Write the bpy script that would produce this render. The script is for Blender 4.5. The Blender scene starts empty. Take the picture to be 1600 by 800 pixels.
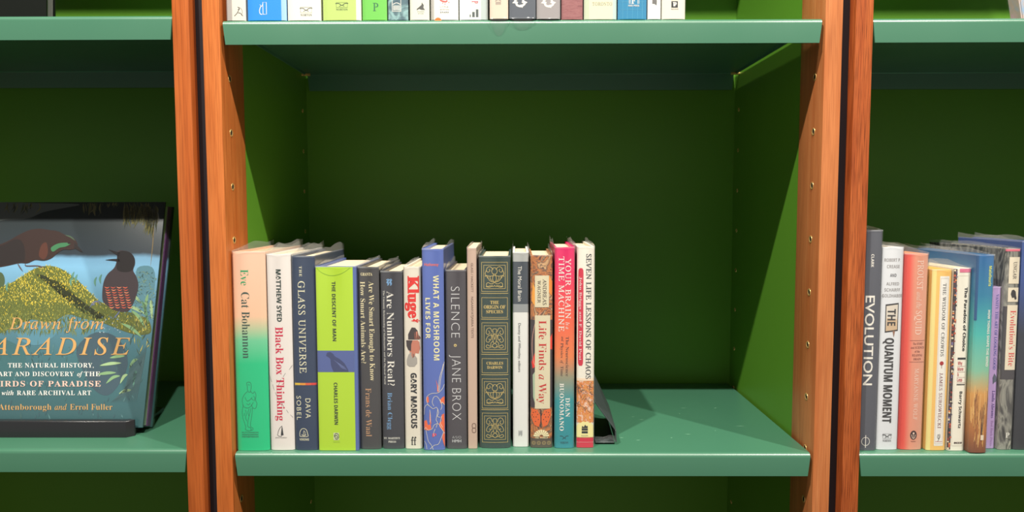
import bpy, bmesh, math, random
from mathutils import Vector, Matrix
random.seed(7)
S = bpy.context.scene
C = S.collection

# ------------------------------------------------------------------ camera
CAM = (-0.00587, -0.87229, 0.30226)
PITCH, YAW, ROLL, FPX = 0.06943, -0.00675, 0.00183, 1140.04
def rot2(t): return math.cos(t), math.sin(t)
def world_dir(v):                       # camera-frame (right, forward, up) -> world
    x3, y2, z3 = v
    c, s = rot2(ROLL); x, z2 = c*x3+s*z3, -s*x3+c*z3
    c, s = rot2(PITCH); y, z = c*y2+s*z2, -s*y2+c*z2
    c, s = rot2(YAW); return Vector((c*x+s*y, -s*x+c*y, z))
R_, F_, U_ = world_dir((1,0,0)), world_dir((0,1,0)), world_dir((0,0,1))
cam = bpy.data.cameras.new('camera'); cam.sensor_width = 36; cam.lens = 36*FPX/1600
cam.clip_start = 0.01
co = bpy.data.objects.new('camera', cam); C.objects.link(co)
M3 = Matrix((R_, U_, -F_)).transposed()
co.matrix_world = Matrix.Translation(CAM) @ M3.to_4x4()
S.camera = co

# ------------------------------------------------------------------ world, lamps, exposure
S.view_settings.view_transform = 'Standard'; S.view_settings.look = 'None'
S.view_settings.gamma = 1; S.view_settings.use_curve_mapping = False
S.view_settings.exposure = -0.16
w = bpy.data.worlds.new('shop_interior'); S.world = w; w.use_nodes = True
w.node_tree.nodes['Background'].inputs[0].default_value = (1.0, 0.95, 0.88, 1)
w.node_tree.nodes['Background'].inputs[1].default_value = 0.35
def spot(x, y, z, power, tx, ty, tz, size=math.radians(95), rad=.022, col=(1, .93, .84)):
    l = bpy.data.lights.new('track_spot', 'SPOT'); l.energy = power; l.color = col
    l.spot_size = size; l.spot_blend = .6; l.shadow_soft_size = rad
    o = bpy.data.objects.new('track_spot', l); C.objects.link(o); o.location = (x, y, z)
    o.rotation_euler = (Vector((tx, ty, tz))-Vector((x, y, z))).to_track_quat('-Z', 'Y').to_euler()
spot(-0.77, -1.14, 2.30, 300, -.3, .05, .1)
spot(0.09, -1.14, 2.30, 212, .3, .05, .1)
spot(1.37, -1.14, 2.30, 300, .5, .05, .1)

# ------------------------------------------------------------------ dimensions
W = .355            # half the clear width of a bay
PT, GAP = .0206, .0149
DB = .3545          # back panel plane
H = .5205           # shelf pitch
LIP = .0283
WOOD = .0723
Z0, Z1 = -1.25, 1.5
PITCHB = 2*W+2*PT+GAP

# ------------------------------------------------------------------ helpers
def lin(c):
    return tuple(((v/255)/12.92 if v/255 <= .04045 else ((v/255+.055)/1.055)**2.4) for v in c)+(1,)
def new_mat(name):
    m = bpy.data.materials.new(name); m.use_nodes = True
    return m, m.node_tree, m.node_tree.nodes['Principled BSDF']
MC = {}
def paint(name, rgb, rough=.5, bump=0, bscale=400, var=0.0, spec=.5, metal=0, raw=False):
    """plain coloured material with a faint procedural mottling"""
    key = (name, tuple(rgb), rough, bump, var)
    if key in MC: return MC[key]
    m, nt, b = new_mat(name)
    col = tuple(rgb)+(1,) if raw else lin(rgb)
    b.inputs['Roughness'].default_value = rough; b.inputs['Specular IOR Level'].default_value = spec
    b.inputs['Metallic'].default_value = metal
    b.inputs['Base Color'].default_value = col
    if bump or var:
        tc = nt.nodes.new('ShaderNodeTexCoord'); n = nt.nodes.new('ShaderNodeTexNoise')
        n.inputs['Scale'].default_value = bscale; n.inputs['Detail'].default_value = 4
        nt.links.new(tc.outputs['Object'], n.inputs['Vector'])
        if bump:
            bp = nt.nodes.new('ShaderNodeBump'); bp.inputs['Strength'].default_value = bump
            bp.inputs['Distance'].default_value = .0006
            nt.links.new(n.outputs['Fac'], bp.inputs['Height']); nt.links.new(bp.outputs[0], b.inputs['Normal'])
        if var:
            mx = nt.nodes.new('ShaderNodeMix'); mx.data_type = 'RGBA'
            mx.inputs[6].default_value = tuple(c*(1-var) for c in col[:3])+(1,)
            mx.inputs[7].default_value = tuple(min(1, c*(1+var)) for c in col[:3])+(1,)
            nt.links.new(n.outputs['Fac'], mx.inputs[0]); nt.links.new(mx.outputs[2], b.inputs['Base Color'])
    MC[key] = m; return m
def ramp_mat(name, stops, lo, hi, axis='Z', rough=.4, noise=.0, nscale=60, stretch=(1, 1, 1)):
    """colour printed as a gradient along an object axis; stops = [(pos, rgb)]"""
    m, nt, b = new_mat(name); b.inputs['Roughness'].default_value = rough
    tc = nt.nodes.new('ShaderNodeTexCoord'); sp = nt.nodes.new('ShaderNodeSeparateXYZ')
    mr = nt.nodes.new('ShaderNodeMapRange'); mr.inputs[1].default_value = lo; mr.inputs[2].default_value = hi
    r = nt.nodes.new('ShaderNodeValToRGB')
    nt.links.new(tc.outputs['Object'], sp.inputs[0]); nt.links.new(sp.outputs[axis], mr.inputs[0])
    src = mr.outputs[0]
    if noise:
        mp = nt.nodes.new('ShaderNodeMapping'); mp.inputs['Scale'].default_value = stretch
        n = nt.nodes.new('ShaderNodeTexNoise'); n.inputs['Scale'].default_value = nscale; n.inputs['Detail'].default_value = 5
        nt.links.new(tc.outputs['Object'], mp.inputs[0]); nt.links.new(mp.outputs[0], n.inputs['Vector'])
        ma = nt.nodes.new('ShaderNodeMath'); ma.operation = 'MULTIPLY_ADD'
        ma.inputs[1].default_value = noise; ma.inputs[2].default_value = -noise/2
        nt.links.new(n.outputs['Fac'], ma.inputs[0])
        ad = nt.nodes.new('ShaderNodeMath'); nt.links.new(ma.outputs[0], ad.inputs[0]); nt.links.new(src, ad.inputs[1])
        src = ad.outputs[0]
    nt.links.new(src, r.inputs[0])
    e = r.color_ramp.elements
    while len(e) < len(stops): e.new(.5)
    for k, (p, c) in enumerate(sorted(stops)): e[k].position = p; e[k].color = lin(c)
    nt.links.new(r.outputs[0], b.inputs['Base Color']); return m
def blotch_mat(name, cols, scale=80, stretch=(1, 1, 1), rough=.4, detail=4, dist=1.5):
    """several printed colours mixed by a noise field (painted pictures on covers)"""
    m, nt, b = new_mat(name); b.inputs['Roughness'].default_value = rough
    tc = nt.nodes.new('ShaderNodeTexCoord'); mp = nt.nodes.new('ShaderNodeMapping'); mp.inputs['Scale'].default_value = stretch
    n = nt.nodes.new('ShaderNodeTexNoise'); n.inputs['Scale'].default_value = scale
    n.inputs['Detail'].default_value = detail; n.inputs['Distortion'].default_value = dist
    nt.links.new(tc.outputs['Object'], mp.inputs[0]); nt.links.new(mp.outputs[0], n.inputs['Vector'])
    r = nt.nodes.new('ShaderNodeValToRGB'); e = r.color_ramp.elements
    while len(e) < len(cols): e.new(.5)
    for k, c in enumerate(cols): e[k].position = .3+.4*k/(len(cols)-1); e[k].color = lin(c)
    nt.links.new(n.outputs['Fac'], r.inputs[0]); nt.links.new(r.outputs[0], b.inputs['Base Color']); return m
def wood_mat(name, a, b_, dark, gs=1.0, rough=.33, seed=0.0, rot=0.0, fine=.5):
    m, nt, b = new_mat(name); b.inputs['Roughness'].default_value = rough
    tc = nt.nodes.new('ShaderNodeTexCoord'); mp = nt.nodes.new('ShaderNodeMapping')
    mp.inputs['Scale'].default_value = (1, 1, .06); mp.inputs['Location'].default_value = (seed, seed*.7, seed*.3)
    n1 = nt.nodes.new('ShaderNodeTexNoise'); n1.inputs['Scale'].default_value = 55*gs; n1.inputs['Detail'].default_value = 3; n1.inputs['Distortion'].default_value = 1.2
    n2 = nt.nodes.new('ShaderNodeTexNoise'); n2.inputs['Scale'].default_value = 900*gs; n2.inputs['Detail'].default_value = 5
    mp2 = nt.nodes.new('ShaderNodeMapping'); mp2.inputs['Scale'].default_value = (1, 1, .022)
    mp.inputs['Rotation'].default_value = (0, rot, 0); mp2.inputs['Rotation'].default_value = (0, rot*.5, 0)
    n3 = nt.nodes.new('ShaderNodeTexNoise'); n3.inputs['Scale'].default_value = 7; n3.inputs['Detail'].default_value = 2
    L = nt.links.new
    L(tc.outputs['Object'], mp.inputs[0]); L(tc.outputs['Object'], mp2.inputs[0])
    L(mp.outputs[0], n1.inputs['Vector']); L(mp2.outputs[0], n2.inputs['Vector']); L(tc.outputs['Object'], n3.inputs['Vector'])
    r = nt.nodes.new('ShaderNodeValToRGB'); e = r.color_ramp.elements
    e[0].position = .36; e[0].color = lin(b_); e[1].position = .66; e[1].color = lin(a)
    L(n1.outputs['Fac'], r.inputs[0])
    r2 = nt.nodes.new('ShaderNodeValToRGB'); r2.color_ramp.elements[0].position = .34; r2.color_ramp.elements[1].position = .56
    r2.color_ramp.elements[0].color = (1, 1, 1, 1); r2.color_ramp.elements[1].color = (0, 0, 0, 1)
    L(n2.outputs['Fac'], r2.inputs[0])
    mu = nt.nodes.new('ShaderNodeMath'); mu.operation = 'MULTIPLY'; mu.inputs[1].default_value = fine; L(r2.outputs[0], mu.inputs[0])
    mx = nt.nodes.new('ShaderNodeMix'); mx.data_type = 'RGBA'; L(mu.outputs[0], mx.inputs[0]); L(r.outputs[0], mx.inputs[6]); mx.inputs[7].default_value = lin(dark)
    mx2 = nt.nodes.new('ShaderNodeMix'); mx2.data_type = 'RGBA'; mx2.blend_type = 'MULTIPLY'; mx2.inputs[0].default_value = .3
    r3 = nt.nodes.new('ShaderNodeValToRGB'); r3.color_ramp.elements[0].position = .35; r3.color_ramp.elements[1].position = .65
    r3.color_ramp.elements[0].color = (.62, .5, .42, 1); r3.color_ramp.elements[1].color = (1, 1, 1, 1)
    L(n3.outputs['Fac'], r3.inputs[0]); L(mx.outputs[2], mx2.inputs[6]); L(r3.outputs[0], mx2.inputs[7]); L(mx2.outputs[2], b.inputs['Base Color'])
    bp = nt.nodes.new('ShaderNodeBump'); bp.inputs['Strength'].default_value = .25; bp.inputs['Distance'].default_value = .0004
    L(n2.outputs['Fac'], bp.inputs['Height']); L(bp.outputs[0], b.inputs['Normal'])
    return m
def film_mat(name='clear_film', haze=.028):
    m = bpy.data.materials.new(name); m.use_nodes = True; nt = m.node_tree; nt.nodes.clear(); L = nt.links.new
    out = nt.nodes.new('ShaderNodeOutputMaterial'); tr = nt.nodes.new('ShaderNodeBsdfTransparent'); tr.inputs[0].default_value = (.97, .98, .98, 1)
    gl = nt.nodes.new('ShaderNodeBsdfGlossy'); gl.inputs['Roughness'].default_value = .16
    df = nt.nodes.new('ShaderNodeBsdfDiffuse'); df.inputs[0].default_value = (.85, .88, .88, 1)
    lw = nt.nodes.new('ShaderNodeLayerWeight'); lw.inputs[0].default_value = .5
    pw = nt.nodes.new('ShaderNodeMath'); pw.operation = 'POWER'; pw.inputs[1].default_value = 4.5; L(lw.outputs['Facing'], pw.inputs[0])
    fr = nt.nodes.new('ShaderNodeMath'); fr.operation = 'MULTIPLY_ADD'; fr.inputs[1].default_value = .7; fr.inputs[2].default_value = .045; L(pw.outputs[0], fr.inputs[0])
    n = nt.nodes.new('ShaderNodeTexNoise'); n.inputs['Scale'].default_value = 60; tc = nt.nodes.new('ShaderNodeTexCoord')
    mp = nt.nodes.new('ShaderNodeMapping'); mp.inputs['Scale'].default_value = (1, 1, .15)
    L(tc.outputs['Object'], mp.inputs[0]); L(mp.outputs[0], n.inputs['Vector'])
    bp = nt.nodes.new('ShaderNodeBump'); bp.inputs['Strength'].default_value = .5; bp.inputs['Distance'].default_value = .001
    L(n.outputs['Fac'], bp.inputs['Height']); L(bp.outputs[0], gl.inputs['Normal'])
    m1 = nt.nodes.new('ShaderNodeMixShader'); L(fr.outputs[0], m1.inputs[0]); L(tr.outputs[0], m1.inputs[1]); L(gl.outputs[0], m1.inputs[2])
    m2 = nt.nodes.new('ShaderNodeMixShader'); m2.inputs[0].default_value = haze; L(m1.outputs[0], m2.inputs[1]); L(df.outputs[0], m2.inputs[2])
    L(m2.outputs[0], out.inputs[0]); return m

def link(name, me, mats, parent=None, smooth=None):
    for mm in (mats if isinstance(mats, (list, tuple)) else [mats]): me.materials.append(mm)
    if smooth:
        for p in me.polygons: p.use_smooth = True
        me.set_sharp_from_angle(angle=math.radians(smooth))
    o = bpy.data.objects.new(name, me); C.objects.link(o)
    if parent is not None: o.parent = parent
    return o
def from_bm(name, bm, mats, parent=None, smooth=None):
    bmesh.ops.recalc_face_normals(bm, faces=bm.faces)
    me = bpy.data.meshes.new(name); bm.to_mesh(me); bm.free(); return link(name, me, mats, parent, smooth)
def tag(o, label, cat, group=None):
    o['label'] = label; o['category'] = cat
    if group: o['group'] = group
    return o
def empty(name, loc, label, cat, group=None, rot=(0, 0, 0)):
    o = bpy.data.objects.new(name, None); C.objects.link(o); o.location = loc; o.rotation_euler = rot
    o.empty_display_size = .02
    return tag(o, label, cat, group)
def box(bm, x0, x1, y0, y1, z0, z1, bev=0, seg=2):
    vs = [bm.verts.new((x, y, z)) for x in (x0, x1) for y in (y0, y1) for z in (z0, z1)]
    fs = []
    for q in ((0,1,3,2), (4,6,7,5), (0,4,5,1), (2,3,7,6), (0,2,6,4), (1,5,7,3)): fs.append(bm.faces.new([vs[i] for i in q]))
    if bev:
        es = list({e for f in fs for e in f.edges})
        bmesh.ops.bevel(bm, geom=es, offset=bev, segments=seg, profile=.5, affect='EDGES')
def prism(bm, pts, z0, z1):
    a = [bm.verts.new((x, y, z0)) for x, y in pts]; b = [bm.verts.new((x, y, z1)) for x, y in pts]
    n = len(pts)
    bm.faces.new(a[::-1]); bm.faces.new(b)
    for i in range(n): bm.faces.new((a[i], a[(i+1) % n], b[(i+1) % n], b[i]))

# ------------------------------------------------------------------ materials of the furniture
def paint_metal(name, rgb, rough, spec=.5):
    m, nt, b = new_mat(name); L = nt.links.new; b.inputs['Specular IOR Level'].default_value = spec
    b.inputs['Roughness'].default_value = rough; b.inputs['Base Color'].default_value = tuple(rgb)+(1,)
    tc = nt.nodes.new('ShaderNodeTexCoord'); n = nt.nodes.new('ShaderNodeTexNoise'); n.inputs['Scale'].default_value = 900
    bp = nt.nodes.new('ShaderNodeBump'); bp.inputs['Strength'].default_value = .12; bp.inputs['Distance'].default_value = .0002
    L(tc.outputs['Object'], n.inputs['Vector']); L(n.outputs['Fac'], bp.inputs['Height']); L(bp.outputs[0], b.inputs['Normal'])
    n2 = nt.nodes.new('ShaderNodeTexNoise'); n2.inputs['Scale'].default_value = 9; n2.inputs['Detail'].default_value = 3
    L(tc.outputs['Object'], n2.inputs['Vector'])
    mr = nt.nodes.new('ShaderNodeMapRange'); mr.inputs[3].default_value = rough-.06; mr.inputs[4].default_value = rough+.08
    L(n2.outputs['Fac'], mr.inputs[0]); L(mr.outputs[0], b.inputs['Roughness']); return m
M_SHELF = paint_metal('sea_green_shelf_paint', (.052, .175, .104), .33, 1.0)
M_PANEL = paint_metal('leaf_green_panel_paint', (.092, .250, .022), .40, .25)
M_WOODL = wood_mat('cherry_wood', (206, 122, 62), (190, 104, 48), (140, 70, 28), 1, .3, 0)
M_WOODA = wood_mat('ruddy_cherry_wood', (192, 106, 50), (170, 86, 36), (116, 54, 24), .6, .3, 3.1, .16)
M_WOODC = wood_mat('pale_cherry_wood', (198, 126, 76), (184, 108, 60), (146, 82, 46), 1, .34, 5.7)
M_WOODD = wood_mat('oak_grained_cherry_wood', (186, 102, 52), (168, 84, 40), (96, 42, 18), 1.3, .33, 9.3, .03, .85)
M_BLACK = paint('black_filler', (26, 24, 30), .45)
M_BRASS = paint('brass', (226, 186, 116), .35, metal=.5)
M_HOLE = paint('hole_shade', (30, 18, 10), .8)  # flat disc colour standing for the shade inside uncut pin holes
M_SCR = paint('bare_scratch', (150, 205, 170), .6)
M_FILM = film_mat(); M_FILM2 = film_mat('folded_film_edge', .15)  # folded edge: extra diffuse haze stands for its bright sheen
M_PAGE = paint('book_paper', (218, 202, 168), .8, bump=.4, bscale=1500, var=.06)

# ------------------------------------------------------------------ setting behind and below the bookcases
def plane_box(name, *a, mat):
    bm = bmesh.new(); box(bm, *a); o = from_bm(name, bm, mat); o['kind'] = 'structure'; return o
plane_box('floor', -4, 4, -4, .5, Z0-.05, Z0, mat=paint('shop_floor', (112, 104, 94), .6, var=.1, bscale=6))
plane_box('wall_back', -4, 4, .42, .5, Z0, 2.8, mat=paint('plain_wall', (90, 92, 88), .8, var=.05, bscale=8))

plane_box('ceiling', -6, 6, -6.2, .5, 2.8, 2.9, mat=paint('dark_ceiling', (38, 38, 40), .8, var=.1, bscale=3))

# ------------------------------------------------------------------ bookcases
HOLES = [-.002+.0655*k for k in range(-3, 16) if abs(-.002+.0655*k-H) > .012]
def sleeve_mesh():
    bm = bmesh.new(); n = 12; r0, r1, t = .0047, .0029, .0005
    rings = []
    for (r, x) in ((r0, 0), (r0*.95, t), (r1*1.15, t), (r1, t*.35), (r1, .0001)):
        rings.append([bm.verts.new((x, r*math.cos(2*math.pi*k/n), r*math.sin(2*math.pi*k/n))) for k in range(n)])
    for a, b in zip(rings, rings[1:]):
        for k in range(n): bm.faces.new((a[k], a[(k+1) % n], b[(k+1) % n], b[k]))
    f = bm.faces.new(rings[-1]); f.material_index = 1
    bmesh.ops.recalc_face_normals(bm, faces=bm.faces)
    me = bpy.data.meshes.new('pin_sleeve'); bm.to_mesh(me); bm.free()
    me.materials.append(M_BRASS); me.materials.append(M_HOLE)
    for p in me.polygons: p.use_smooth = True
    me.set_sharp_from_angle(angle=.6)
    return me
ME_SL = sleeve_mesh()
def bookcase(cx, label, wl, wr, dz=0.0):
    t = empty('bookcase', (cx, 0, Z0), label, 'bookcase', 'green-backed wooden bookcases standing side by side')
    z0, z1 = 0, Z1-Z0
    hold = {}
    for s, mt in ((-1, wl), (1, wr)):
        bm = bmesh.new(); a, b = sorted((s*W, s*(W+PT))); box(bm, a, b, 0, WOOD, z0, z1, .0009, 2)
        hold[s, 0] = from_bm('upright', bm, mt, t, 40)
        bm = bmesh.new(); a, b = sorted((s*(W+.0006), s*(W+PT-.002))); box(bm, a, b, WOOD+.0004, DB+.002, z0, z1)
        hold[s, 1] = from_bm('side_panel', bm, M_PANEL, t)
    bm = bmesh.new(); box(bm, -W-.004, W+.004, DB, DB+.004, z0, z1); from_bm('back_panel', bm, M_PANEL, t)
    for s in (-1, 1):
        for y, inset in ((.026, .0), (.331, .0006)):
            for z in HOLES:
                if cx and s*cx > 0 : continue
                o = bpy.data.objects.new('pin_sleeve', ME_SL); C.objects.link(o); o.parent = hold[s, int(y > .1)]
                o.location = (s*(W+inset), y, z+dz-Z0); o.rotation_euler = (0, 0, math.pi if s > 0 else 0)
                if y > .1: o.scale = (1, .7, .7)
    return t
BC = bookcase(0, 'middle bookcase with cherry uprights, holding the single long row of books', M_WOODL, M_WOODC)
bookcase(-PITCHB, 'left bookcase with a reddish upright, holding the face-out bird book', M_WOODL, M_WOODA, .004)
bookcase(PITCHB, 'right bookcase with a coarse-grained upright beside the dark grey book', M_WOODD, M_WOODC)
for s, lab in ((-1, 'narrow black filler strip in the gap between left and middle bookcases'), (1, 'narrow black filler strip in the gap between middle and right bookcases')):
    bm = bmesh.new(); x = s*(W+PT+GAP/2); box(bm, x-GAP/2+.0003, x+GAP/2-.0003, .0155, .05, Z0, Z1)
    o = from_bm('filler_strip', bm, M_BLACK); tag(o, lab, 'strip', 'black filler strips between bookcases')

def shelf(cx, z, label, scr=()):
    """folded sheet-metal shelf: top, front and back lips, angled lip ends"""
    t = empty('metal_shelf', (cx, 0, z), label, 'shelf', 'sea-green metal shelves')
    hw = .3515; th = .0016; r = .0056
    prof = []                                    # (y, z) outside
    prof.append((.0, -LIP)); prof.append((0, -r))
    for k in range(1, 7):
        a = math.pi*(1-k/12.); prof.append((r+r*math.cos(a), -r+r*math.sin(a)))
    yb = .3500
    for k in range(0, 5):
        a = math.pi/2*(1-k/4.); prof.append((yb-.002+.002*math.cos(a), -.002+.002*math.sin(a)))
    prof.append((yb, -LIP)); prof.append((yb-th, -LIP)); prof.append((yb-th, -th-.001)); prof.append((yb-th-.001, -th))
    prof.append((r, -th)); prof.append((th+.001, -r)); prof.append((th, -LIP))
    bm = bmesh.new()
    def xe(p): return hw - (max(0, -p[1]-.004)*.11)
    a = [bm.verts.new((-xe(p), p[0], p[1])) for p in prof]; b = [bm.verts.new((xe(p), p[0], p[1])) for p in prof]
    n = len(prof)
    for i in range(n): bm.faces.new((a[i], a[(i+1) % n], b[(i+1) % n], b[i]))
    bm.faces.new(a[::-1]); bm.faces.new(b)
    from_bm('shelf_plate', bm, M_SHELF, t, 30)
    for sx in (-1, 1):                           # side flanges folded down along both ends
        bm = bmesh.new(); xa, xb = sorted((sx*(hw-.0005), sx*(hw-.0005-th))); box(bm, xa, xb, .012, yb-.012, -.0055, -th)
        from_bm('end_flange', bm, M_SHELF, t)
    if scr:
        bm = bmesh.new()
        for (x, y, L, a) in scr:
            c, s_ = math.cos(a), math.sin(a); wd = .0004
            q = [(-L/2, 0), (0, -wd), (L/2, .0002), (0, wd)]
            bm.faces.new([bm.verts.new((x+c*u-s_*v, y+s_*u+c*v, .00008)) for u, v in q])
        o = from_bm('scratch_marks', bm, M_SCR, t)
    return t
SCR = [(.243, .2, .012, .1), (.17, .14, .008, 0), (.23, .17, .004, 1.3), (.30, .11, .014, -.2), (.16, .155, .005, .3), (.22, .075, .009, 0), (.15, .05, .007, .2),
       (.13, .06, .008, 0), (.195, .06, .004, 0), (.29, .2, .006, .5), (.26, .09, .003, 1), (.2, .23, .004, .3), (.17, .28, .006, .1)]
SHL = {(0, 0): 'middle sea-green shelf carrying the long row of books', (0, 1): 'upper sea-green shelf of the middle bookcase with cropped books',
       (-1, 0): 'left lower sea-green shelf under the face-out bird book', (-1, 1): 'left upper sea-green shelf above the face-out bird book',
       (1, 0): 'right lower sea-green shelf under the row starting with the dark grey book', (1, 1): 'right upper sea-green shelf above the dark grey book row'}
for bx in (-1, 0, 1):
    dz = .0045 if bx < 0 else 0
    for k in (0, 1, 2):
        lab = SHL.get((bx, k), 'topmost sea-green shelf of the %s bookcase, just above the picture' % ('left', 'middle', 'right')[bx+1])
        zz = k*H+dz-(.0007 if k == 1 and bx >= 0 else 0)+(.001 if k == 1 and bx < 0 else 0)
        shelf(bx*(PITCHB-.0034), zz, lab, SCR if (bx, k) == (0, 0) else ())
# brass shelf pins under the back of the upper shelf and at the front of the lower one
for s in (-1, 1):
    for (y, z) in ((.331, H-.0055), (.331, -.0055), (.026, -.0055), (.026, H-.0055)):
        bm = bmesh.new(); bmesh.ops.create_cone(bm, cap_ends=True, segments=10, radius1=.0022, radius2=.0022, depth=.014,
            matrix=Matrix.Translation((s*(W-.006), y, z-Z0)) @ Matrix.Rotation(math.pi/2, 4, 'Y'))
        from_bm('shelf_pin', bm, M_BRASS, BC, 40)

# ------------------------------------------------------------------ lettering
def mathmap(s, A, a):
    o = ''
    for c in s:
        if 'A' <= c <= 'Z': o += chr(A+ord(c)-65)
        elif c == 'h' and a == 0x1D44E: o += '\u210e'
        elif 'a' <= c <= 'z': o += chr(a+ord(c)-97)
        else: o += c
    return o
FONTS = {'sans': (None, 0), 'thin': (None, -.022), 'med': (None, .012), 'bold': ((0x1D5D4, 0x1D5EE), 0), 'black': ((0x1D5D4, 0x1D5EE), .02),
         'serif': ((0x1D400, 0x1D41A), -.0095), 'caps': ((0x1D434, 0x1D44E), .006), 'serifb': ((0x1D400, 0x1D41A), 0), 'slab': ((0x1D400, 0x1D41A), .03), 'ital': ((0x1D434, 0x1D44E), .002),
         'italb': ((0x1D468, 0x1D482), 0)}
TC = {}
def glyphs(text, font, track=1.0):
    if font == 'serif' and text.upper() == text and text != 'H': font = 'caps'
    key = (text, font, track)
    if key in TC: return TC[key]
    mp, off = FONTS[font]
    cu = bpy.data.curves.new('t', 'FONT'); cu.body = mathmap(text, *mp) if mp else text
    cu.size = 1; cu.resolution_u = 3; cu.offset = off; cu.space_character = track
    o = bpy.data.objects.new('t', cu); C.objects.link(o)
    me = bpy.data.meshes.new_from_object(o.evaluated_get(bpy.context.evaluated_depsgraph_get()))
    sh = .268 if font == 'caps' else 0; vs = [(v.co.x-sh*v.co.y, v.co.y) for v in me.vertices]; fs = [tuple(p.vertices) for p in me.polygons]
    bpy.data.objects.remove(o); bpy.data.curves.remove(cu); bpy.data.meshes.remove(me)
    TC[key] = (vs, fs); return TC[key]
CAPH = {}
def caph(font):
    if font not in CAPH:
        vs, _ = glyphs('H', font); CAPH[font] = max(v[1] for v in vs)
    return CAPH[font]

# ------------------------------------------------------------------ flat print laid on a surface
class Print:
    """collects flat coloured shapes in surface coordinates (x right, z up, metres) and maps them on the surface"""
    def __init__(s, surf, cuts=(), parent=None): s.surf = surf; s.cuts = cuts; s.parent = parent; s.parts = {}; s.layer = 1
    def add(s, part, pts, faces, mat):
        s.parts.setdefault(part, []).append((pts, faces, mat, s.layer))
    def build(s):
        for part, items in s.parts.items():
            mats = []; bm = bmesh.new()
            for pts, faces, mat, lay in items:
                if mat not in mats: mats.append(mat)
                mi = mats.index(mat); b2 = bmesh.new()
                vv = [b2.verts.new((x, 0, z)) for x, z in pts]
                for f in faces:
                    try: b2.faces.new([vv[i] for i in f])
                    except ValueError: pass
                for cx in s.cuts:
                    bmesh.ops.bisect_plane(b2, geom=list(b2.verts)+list(b2.edges)+list(b2.faces), plane_co=(cx, 0, 0), plane_no=(1, 0, 0))
                mp = {}
                for v in b2.verts:
                    x, y, z = s.surf(v.co.x, v.co.z, lay); mp[v] = bm.verts.new((x, y, z))
                for f in b2.faces:
                    nf = bm.faces.new([mp[v] for v in f.verts]); nf.material_index = mi
                b2.free()
            for f in bm.faces:
                f.normal_update()
                if f.normal.y > 0: f.normal_flip()
            me = bpy.data.meshes.new(part); bm.to_mesh(me); bm.free()
            link(part, me, mats, s.parent)

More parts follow.
